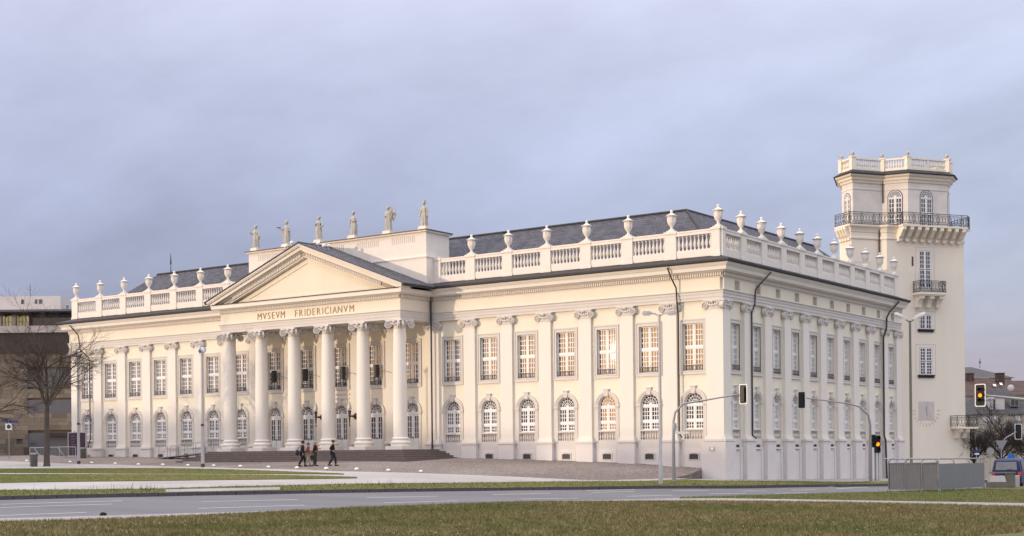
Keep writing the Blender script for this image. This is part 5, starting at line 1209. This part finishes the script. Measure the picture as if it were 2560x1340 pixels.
# ------------------------------------------------------------------ van, cars, blocks, bollards, signs
def loft(mb,secs,cap=True):
    n=len(secs[0]); vs=[p for s in secs for p in s]; fs=[]
    for i in range(len(secs)-1):
        for j in range(n): fs.append((i*n+j,i*n+(j+1)%n,(i+1)*n+(j+1)%n,(i+1)*n+j))
    if cap: fs.append(tuple(range(n-1,-1,-1))); fs.append(tuple(range((len(secs)-1)*n,len(secs)*n)))
    mb.mesh(vs,fs); return mb
def car_sec(y,w,zb,zw,zr,wr):
    r=.07; return [(-w+r,y,zb),(w-r,y,zb),(w,y,zb+r),(w,y,zw-r),(w-.02,y,zw),(wr+.03,y,zr-.1),(wr-.1,y,zr),(-wr+.1,y,zr),(-wr-.03,y,zr-.1),(-w+.02,y,zw),(-w,y,zw-r),(-w,y,zb+r)]
def vehicle(lab,cat,name,x,y,z,rz,paint,tall,group=None):
    t=thing(name,lab,cat,(x,y,z),rz,group); H=1.9 if tall else 1.45; W=.92; zw=1.08 if tall else .92
    P=mat(name+'_paint',paint,0.35,0.05,2,spec=0.35)
    secs=[car_sec(-2.25,W*.93,.42,zw-.12,zw-.1,.55),car_sec(-2.2,W*.97,.35,zw,H-.55,.74),car_sec(-2.08,W,.3,zw,H-.12,.72),car_sec(-1.9,W,.27,zw,H,.72),car_sec(.6,W,.27,zw,H,.74),car_sec(1.3,W,.27,zw,zw+.12,.8),car_sec(2.1,W*.97,.3,zw-.12,zw-.05,.75),car_sec(2.35,W*.88,.38,.7,.72,.7)]
    MB().__class__; mb=loft(MB(),secs); mb.obj('body',P,t,smooth=35,fix=True)
    # rear window and side glass
    MB().prism([(-.66,-2.225,zw+.10),(.66,-2.225,zw+.10),(.60,-2.13,H-.2),(-.60,-2.13,H-.2)],(0,-.02,0)).obj('rear_window',M['glass'],t)
    for s in(-1,1):
        MB().prism([(s*.915,-1.7,zw+.06),(s*.915,.5,zw+.06),(s*.79,.5,H-.15),(s*.79,-1.7,H-.15)],(s*.012,0,0)).obj('side_window',M['glass'],t)
        MB().box(min(s*.70,s*.89),max(s*.70,s*.89),-2.275,-2.15,.78,1.06).obj('tail_light',M['tail'],t)
        w=MB().prism([(s*.94,-2.3+1.1,0)]*0 or [(s*.95,.9,zw+.05),(s*1.12,.9,zw+.05),(s*1.12,.9,zw+.28),(s*.95,.9,zw+.28)],(0,.12,0)); w.obj('wing_mirror',P,t)
        for yy in(-1.45,1.45):
            wh=empty('wheel'); wh.parent=t; wh.location=(s*.8,yy,.32)
            MB().lathe([(.2,-.1),(.3,-.1),(.32,-.06),(.32,.06),(.3,.1),(.2,.1)],16,(0,0,0),'x').obj('tyre',M['black'],wh,smooth=40); MB().lathe([(.2,-.08),(.2,.08)],12,(0,0,0),'x').obj('rim',M['steel'],wh)
    MB().box(-.26,.26,-2.285,-2.25,.74,.87).obj('number_plate',M['whitepl'],t)
    MB().box(-.9,.9,-2.33,-2.15,.36,.58).obj('bumper',P if tall else M['black'],t)
    MB().tube([(.02,-2.26,zw+.12),(.4,-2.25,zw+.16)],.015,4).obj('wiper',M['black'],t)
    return t
M['tail']=emis('red_tail_lamp',(0.45,0.03,0.02),.12)
vehicle('dark blue van seen from behind at the right edge','van','van',50.3,9.0,-.40,R(8),(0.010,0.017,0.085),True)
vehicle('dark grey car partly hidden behind the barrier end','car','car',46.3,22.5,-.55,R(10),(0.05,0.052,0.058),False)
vehicle('silver car beyond the dark car near the blue round sign','car','car',47.4,30,-.62,R(8),(0.28,0.29,0.31),False)
M['block']=mat('mossy_concrete',(0.20,0.19,0.16),0.9,0.2,3,bump=0.3)
t=thing('concrete_block','stepped concrete block with pale top right of the barrier','block',(51.9,1.0,GS(51.9,1.0)),RZ_CAM)
MB().box(-.75,.35,-.3,.3,-.05,.35).obj('lower_block',M['block'],t); MB().prism([(-.68,-.28,.35),(.28,-.28,.35),(.24,-.1,.72),(-.6,-.1,.72)],(0,.5,0)).obj('pale_cover',M['concrete'],t); MB().box(.36,.95,.1,.7,-.05,.85).box(-.4,.99,.06,.74,.85,.92).obj('upper_block',M['block'],t)
for lab,x,y in(('grey concrete bollard left behind the van',51.85,4.6),('grey concrete bollard at the right edge behind the van',52.9,5.4)):
    t=thing('bollard',lab,'bollard',(x,y,GS(x,y)),RZ_CAM,'bollards behind the van'); MB().lathe([(.2,-.05),(.2,.62),(.18,.68),(.1,.7)],10).obj('shaft',M['concrete'],t,smooth=40); MB().lathe([(.205,.5),(.205,.56)],10).obj('band',M['lampgrey'],t)
def sign(name,lab,x,y,h,shape,m,group=None):
    t=thing(name,lab,'sign',(x,y,GS(x,y)),RZ_CAM); MB().tube([(0,0,-.1),(0,0,h+.3)],.035,6).obj('post',M['steel'],t)
    if shape=='disc': MB().lathe([(.27,0),(.27,-.03),(.001,-.031)],18,(0,-.04,h),'y').obj('plate',m,t)
    elif shape=='tri': MB().prism([(-.45,-.04,h+.38),(.45,-.04,h+.38),(0,-.04,h-.4)],(0,-.02,0)).obj('plate',m,t)
    else: MB().box(-.22,.22,-.06,-.03,h-.09,h+.09).obj('plate',m,t)
    return t
sign('round_sign','round grey sign back on a post before the dark trees',46.41,17.51,2.3,'disc',M['steel'])
sign('give_way_sign','triangular sign seen from behind under the far signal mast',45.9,22.0,2.75,'tri',M['steel'])
sign('round_sign','blue round arrow sign left of the van',48.6,14.9,1.85,'disc',mat('bright_blue_enamel',(0.02,0.16,0.50),0.4,0.08,4))
t=sign('name_sign','small blue and white plates on a post right of the tower base',44.9,19.3,2.3,'plate',M['blue']); MB().box(-.15,.18,-.06,-.03,2.05,2.16).obj('plate',M['whitepl'],t)
tag(MB().lathe([(.001,-.02),(.10,0),(.12,.05),(.08,.10),(.001,.12)],9,mod=lambda a,h:1+.2*math.sin(3*a)+.12*math.sin(7*a+1)).obj('dark_clod',mat('dark_clod',(0.03,0.026,0.02),0.95,0.3,12,bump=0.8),None,(38.6,-53.9,GS(38.6,-53.9)-.15),smooth=60),'small dark clod lying on the near lane','clod')

# ------------------------------------------------------------------ people
M['skin']=mat('skin',(0.50,0.30,0.22),0.6,0.08,5)
def person(lab,x,y,rz,stride,coat,trous,hair,shoe,arms,hat=None,scale=1.0,long=False,scarf=None,group='people walking on the square'):
    t=thing('person',lab,'person',(x,y,GP(x,y)+.02),rz,group); t.scale=(scale,)*3
    # faces local +x ; y = left
    s=stride
    hip=.92; J={'pel':(0,0,hip),'sp':(.01,0,1.15),'ch':(.03,0,1.36),'nk':(.04,0,1.50),'hd':(.06,0,1.60),'tp':(.06,0,1.72),
     'hl':(0,.09,hip-.04),'kl':(s*.55+.04,.09,.5),'al':(s*.75,.09,.09),'tl':(s*.75+.16,.09,.04),'hr':(0,-.09,hip-.04),'kr':(-s*.25+.06,-.09,.5),'ar':(-s*1.0,-.09,.12),'tr':(-s*1.0+.15,-.09,.05)}
    A={}
    for sd,(e,h) in zip((1,-1),arms): A[sd]=[(.03,sd*.17,1.42),e,h]
    order=['pel','sp','ch','nk','hd','tp','hl','kl','al','tl','hr','kr','ar','tr']; ix={k:i for i,k in enumerate(order)}
    v=[J[k] for k in order]; e=[('pel','sp'),('sp','ch'),('ch','nk'),('nk','hd'),('hd','tp'),('pel','hl'),('hl','kl'),('kl','al'),('al','tl'),('pel','hr'),('hr','kr'),('kr','ar'),('ar','tr')]; e=[(ix[a],ix[b]) for a,b in e]
    r=[.13,.115,.14,.055,.095,.075,.085,.06,.042,.04,.085,.06,.042,.04]
    for sd in(1,-1):
        k=len(v); v+=A[sd]; e+=[(ix['ch'],k),(k,k+1),(k+1,k+2)]; r+=[.06,.043,.03]
    mb=MB(); mesh_to_mb(mb,skin(v,e,r,1))
    for sd in(1,-1):
        h=Vector(A[sd][2]); d=(h-Vector(A[sd][1])).normalized(); side=Vector((1,0,0)) if abs(d.x)<.8 else Vector((0,0,1)); side=(side-d*side.dot(d)).normalized()
        mb.tube([h,h+d*.045,h+d*.09],[.028,.036,.03],6)
        for q in range(4): mb.tube([h+d*.08+side*(q-1.5)*.018,h+d*(.125)+side*(q-1.5)*.019,h+d*(.15+.012*(1-abs(q-1.4)))+side*(q-1.5)*.017+Vector((0,-sd*.015,0))],[.009,.0085,.007],5)
        mb.tube([h+d*.03+side*.03,h+d*.07+side*.055,h+d*.1+side*.06],[.011,.0095,.008],5)
    mb.sphere((.165,0,1.62),.018,6,4,(1.1,.8,1.4))
    for sd in(1,-1): mb.sphere((.05,sd*.092,1.62),.026,6,4,(.8,.4,1.2)); 
    mb.obj('body',M['skin'],t,smooth=70)
    for sd in(1,-1): MB().sphere((.148,sd*.034,1.65),.012,6,4).obj('eye',M['black'],t)
    MB().box(.14,.155,-.022,.022,1.565,1.572).obj('mouth',M['red'],t)
    tm=mat('trousers',trous,0.9,0.15,4); cm_=mat('coat',coat,0.85,0.15,3)
    k=['pel','hl','kl','al','hr','kr','ar']; 
    me=skin([J[q] for q in k],[(0,1),(1,2),(2,3),(0,4),(4,5),(5,6)],[.15,.115,.085,.075,.115,.085,.075],1); me.materials.append(tm); link('trousers',me,t)
    zl=.62 if long else .86
    vv=[(0,0,hip+.02),J['sp'],J['ch'],(.035,0,1.47)]; ee=[(0,1),(1,2),(2,3)]; rr=[.165,.15,.165,.09]
    if long: vv=[(.0,0,zl)]+vv; ee=[(i,i+1) for i in range(4)]; rr=[.19]+rr
    ci=len(vv)-2
    for sd in(1,-1):
        k0=len(vv); a=A[sd]; wr=Vector(a[1]).lerp(Vector(a[2]),.92); vv+=[a[0],a[1],tuple(wr)]; ee+=[(ci,k0),(k0,k0+1),(k0+1,k0+2)]; rr+=[.09,.068,.055]
    me=skin(vv,ee,rr,1); me.materials.append(cm_); link('jacket',me,t)
    hm=mat('hair',hair,0.8,0.2,8)
    if hat: MB().lathe([(.115,1.66),(.118,1.70),(.11,1.76),(.06,1.79),(.001,1.80)],12,(.055,0,0)).mesh([(.1,-.09,1.67),(.25,-.05,1.665),(.25,.05,1.665),(.1,.09,1.67),(.1,-.09,1.68),(.24,-.05,1.675),(.24,.05,1.675),(.1,.09,1.68)],[(0,3,2,1),(4,5,6,7),(1,2,6,5)]).obj('cap',mat('cap_cloth',hat,0.9),t,smooth=60)
    MB().sphere((.04,0,1.665),.112,10,8,(1.02,.92,.95)).obj('hair',hm,t,smooth=70)
    sm=mat('shoe',shoe,0.6,0.1,5)
    for a,b in(('al','tl'),('ar','tr')):
        p,q=Vector(J[a]),Vector(J[b]); MB().tube([p+Vector((-.07,0,-.05)),p+Vector((0,0,-.03)),q+Vector((-.03,0,-.005)),q+Vector((.06,0,-.01))],[.045,.055,.05,.03],8).obj('shoe',sm,t,smooth=60)
    if scarf: MB().tube([(.03+.09*math.cos(a_),.09*math.sin(a_),1.49) for a_ in [i*PI/4 for i in range(9)]],.04,6).tube([(.12,.03,1.48),(.17,.04,1.3),(.17,.04,1.1)],[.05,.06,.05],6).obj('scarf',mat('scarf_cloth',scarf,0.9),t,smooth=60)
    return t
fa=RZ_CAM+R(4)
down=lambda s,f:((.02+f*.1,s*.24,1.15),(.10+f*.2,s*.23,.92))
t=person('person in a dark navy coat and flat cap walking with a shoulder bag',8.69,-13.48,fa,.24,(0.016,0.018,0.035),(0.018,0.016,0.016),(0.05,0.04,0.03),(0.02,0.015,0.015),(down(1,.3),down(-1,-.3)),hat=(0.03,0.025,0.02),long=True)
hb=thing('shoulder_bag','dark blue shoulder bag at the back of the navy coat','bag',tuple(Vector((8.69,-13.48,GP(8.69,-13.48)))-RV*.32-VV_*.12+Vector((0,0,.78))),fa,None)
M['bag']=mat('navy_bag_cloth',(0.03,0.035,0.06),0.8,0.2,5)
MB().sphere((0,0,.2),.2,12,8,(.75,1.1,1.0)).obj('body',M['bag'],hb,smooth=70); MB().tube([(0,-.15,.3),(.1,-.12,.55),(.25,-.02,.68),(.3,.1,.5)],.02,5).obj('strap',M['bag'],hb); MB().sphere((-.12,-.1,.28),.05,6,5,(.4,.8,.8)).obj('badge',M['lampgrey'],hb)
person('person in an orange jacket and pale trousers half hidden behind the navy coat',8.87,-13.12,fa,.2,(0.30,0.065,0.04),(0.46,0.42,0.34),(0.10,0.07,0.05),(0.03,0.025,0.02),(down(1,.2),down(-1,.3)),scale=.93)
t=person('person in dark jacket with red scarf and grey trousers carrying a briefcase',9.02,-12.6,fa,.07,(0.02,0.024,0.022),(0.075,0.07,0.06),(0.42,0.36,0.28),(0.03,0.025,0.022),(((.12,.22,1.17),(.3,.16,1.22)),((-.06,-.24,1.14),(-.08,-.24,.90))),scarf=(0.33,0.05,0.03),scale=.97)
hb=thing('briefcase','dark brown briefcase held by the person with the red scarf','briefcase',tuple(Vector((9.02,-12.6,GP(9.02,-12.6)))-RV*.02-VV_*.22+Vector((0,0,.42))),fa); 
MB().box(-.26,.16,-.05,.05,0,.3).box(-.25,.15,-.058,.058,.2,.28).obj('case',mat('brown_leather',(0.05,0.025,0.018),0.6,0.2,5),hb); MB().tube([(-.12,0,.3),(-.1,0,.37),(0,0,.37),(.02,0,.3)],.014,5).obj('handle',M['black'],hb)
person('person in black jacket and blue jeans striding alone to the right',10.43,-12.29,fa,.26,(0.012,0.014,0.016),(0.022,0.026,0.05),(0.035,0.025,0.02),(0.02,0.015,0.013),(((-.10,.24,1.16),(.06,.22,.98)),((-.16,-.24,1.17),(.02,-.22,1.02))),scale=1.02)

# ------------------------------------------------------------------ terrace of town houses on the sunward side of the square, its shadow lies across the lower facades
tr=thing('terrace_row','terrace of plastered town houses with tiled roofs across the square','terrace',(0,0,0))
sd2=Vector((sdir.x,sdir.y)).normalized(); sp=Vector((-sd2.y,sd2.x)); c0=sd2*165
rt=random.Random(12); q=-105
while q<120:
    Wd=rt.uniform(10,17); hgt=rt.uniform(11.8,13.8); c=c0+sp*(q+Wd/2); an=math.atan2(sp.y,sp.x)
    MB().box(-Wd/2,Wd/2,-6,6,-2,hgt).obj('wall',rt.choice((M['creamwall'],M['greywall'],M['offwhite'],M['pinkwall'])),tr,(c.x,c.y,0),an)
    zr=hgt+rt.uniform(2.8,4.0); MB().mesh([(-Wd/2,-6.4,hgt),(Wd/2,-6.4,hgt),(Wd/2,6.4,hgt),(-Wd/2,6.4,hgt),(-Wd/2,0,zr),(Wd/2,0,zr)],[(0,1,5,4),(2,3,4,5),(1,2,5),(3,0,4)]).obj('roof',rt.choice((M['brown_tile'],M['grey_tile'])),tr,(c.x,c.y,0),an)
    q+=Wd+(.05 if rt.random()<.75 else rt.uniform(3,7))

# ------------------------------------------------------------------ grass and weeds (uncountable)
def blades(name,m,X,Y,G,hmin,hmax,wd,lab,lean=.5,zo=0.0):
    n=len(X); Z=G.arr(X,Y)+zo; h=hmin+(hmax-hmin)*nrg.random(n)**1.5; a=nrg.uniform(0,2*np.pi,n); l=nrg.normal(0,lean,(n,2))*h[:,None]
    w_=wd*nrg.uniform(.6,1.4,n); co=np.empty((n,3,3)); co[:,0]=np.c_[X-np.cos(a)*w_,Y-np.sin(a)*w_,Z-.01]; co[:,1]=np.c_[X+np.cos(a)*w_,Y+np.sin(a)*w_,Z-.01]; co[:,2]=np.c_[X+l[:,0],Y+l[:,1],Z+h]
    me=bpy.data.meshes.new(name); me.vertices.add(3*n); me.vertices.foreach_set('co',co.ravel()); me.loops.add(3*n); me.loops.foreach_set('vertex_index',np.arange(3*n,dtype=np.int32)); me.polygons.add(n); me.polygons.foreach_set('loop_start',np.arange(0,3*n,3,dtype=np.int32)); me.polygons.foreach_set('loop_total',np.full(n,3,dtype=np.int32)); me.update(); me.validate()
    me.materials.append(m); o=link(name,me); tag(o,lab,'grass' if 'flower' not in name else 'flowers',None,'stuff'); return o
def inpoly(X,Y,P):
    P=np.array(P); c=np.zeros(len(X),bool); j=len(P)-1
    for i in range(len(P)):
        xi,yi=P[i]; xj,yj=P[j]; t=((yi>Y)!=(yj>Y)); 
        with np.errstate(divide='ignore',invalid='ignore'): c^=t&(X<(xj-xi)*(Y-yi)/(yj-yi)+xi)
        j=i
    return c
def scatter(P,n):
    P_=np.array(P); X=nrg.uniform(P_[:,0].min(),P_[:,0].max(),n); Y=nrg.uniform(P_[:,1].min(),P_[:,1].max(),n); k=inpoly(X,Y,P); return X[k],Y[k]
def grassmat(name,cA,cB,cC):
    m=mat(name,cA,0.9,0.1,0.35,c2=cB,island=.38,spec=0.1); t=m.node_tree; b=t.nodes['Principled BSDF']
    co=N('ShaderNodeTexCoord',t); no=N('ShaderNodeTexNoise',t); no.inputs['Scale'].default_value=.16; no.inputs['Detail'].default_value=5; t.links.new(co.outputs['Object'],no.inputs['Vector'])
    cr_=N('ShaderNodeValToRGB',t); cr_.color_ramp.elements[0].position=.47; cr_.color_ramp.elements[1].position=.62; t.links.new(no.outputs['Fac'],cr_.inputs[0])
    src=b.inputs['Base Color'].links[0].from_socket; mx_=N('ShaderNodeMix',t,data_type='RGBA'); t.links.new(cr_.outputs[0],mx_.inputs[0]); t.links.new(src,mx_.inputs[6]); mx_.inputs[7].default_value=(*cC,1); n5=N('ShaderNodeTexNoise',t); n5.inputs['Scale'].default_value=2.4; n5.inputs['Detail'].default_value=5; t.links.new(co.outputs['Object'],n5.inputs['Vector'])
    m5=N('ShaderNodeMapRange',t); m5.inputs[1].default_value=.3; m5.inputs[2].default_value=.7; m5.inputs[3].default_value=.5; m5.inputs[4].default_value=1.5; t.links.new(n5.outputs['Fac'],m5.inputs[0]); x5=N('ShaderNodeMix',t,data_type='RGBA',blend_type='MULTIPLY'); x5.inputs[0].default_value=1; t.links.new(mx_.outputs[2],x5.inputs[6]); t.links.new(m5.outputs[0],x5.inputs[7]); t.links.new(x5.outputs[2],b.inputs['Base Color'])
    return m
M['blade']=grassmat('lawn_blades',(0.25,0.208,0.098),(0.195,0.158,0.078),(0.165,0.168,0.062)); M['blade2']=grassmat('verge_blades',(0.165,0.19,0.058),(0.135,0.155,0.048),(0.20,0.19,0.072))
LV=PN[1:]+PN2[1:6]+[(68,-50),(66,-62),(52,-72)]
X,Y=scatter(LV,420000); blades('lawn_grass',M['blade'],X,Y,GS,.025,.11,.011,'short mown grass of the foreground lawn',.55)
X,Y=scatter(RN[8:13]+[(58,-2),(64,-14)]+PF2[6::-1],60000); blades('footpath_verge_grass',M['blade2'],X,Y,GS,.03,.08,.010,'grass between the footpath and the road')
VP=EE[1:-1]+VV[1:6]+KF[11:1:-1]
X,Y=scatter(VP,150000); k=~inpoly(X,Y,[(23.4,-38.3),(23.9,-34.9),(24.1,-31.1),(26.5,-33.5),(26.1,-36.9),(25.3,-39.9)]); blades('verge_grass',M['blade2'],X[k],Y[k],GS,.03,.10,.012,'grass of the verge along the far kerb')
X,Y=scatter(G1F[1:]+G1N[:0:-1],40000); blades('far_lawn_grass',M['blade2'],X,Y,GP,.02,.05,.014,'grass of the farther lawn strip on the square',.5,.05)
X,Y=scatter(G2F[1:]+G2N[:0:-1],50000); blades('near_lawn_grass',M['blade2'],X,Y,GP,.02,.05,.014,'grass of the nearer lawn strip on the square',.5,.05)
# tall weeds on the verge
M['weed']=mat('tall_weeds',(0.085,0.105,0.035),0.9,0.2,1.0,island=.4,c2=(0.11,0.095,0.045))
wx,wy=[],[]
for c,y_,n,s in((20.6,-42.3,14,1.2),(22.3,-40.0,22,.7),(22.9,-38.9,30,.4),(21.8,-41.0,14,.6),(24.4,-27.0,16,1.1),(25.2,-24.2,22,.8),(26.5,-22,10,1.0),(22.9,-39.6,60,2.2),(25.5,-25,60,2.4)):
    wx.append(nrg.normal(c,s*.5,n)); wy.append(nrg.normal(y_,s*.7,n))
blades('verge_weeds',M['weed'],np.concatenate(wx),np.concatenate(wy),GS,.06,.46,.014,'tall weeds standing on the verge by the kerb',.3)
# daisies
X,Y=scatter(LV,1500); cl=np.sin(X*.9+1)*np.sin(Y*.7)+.5*np.sin(X*2.1+Y*1.7); k=cl>.25; X,Y=X[k],Y[k]; Z=GS.arr(X,Y)
mb=MB()
for x,y,z in zip(X,Y,Z):
    z+=.05+rng.random()*.03; r=rng.uniform(.012,.022); mb.lathe([(.004,-.004),(r,.004),(.001,.008)],6,(x,y,z))
tag(mb.obj('daisy_flowers',mat('white_petals',(0.75,0.74,0.66),0.8,0.1,9)),'tiny white daisies scattered in the foreground lawn','flowers',None,'stuff')
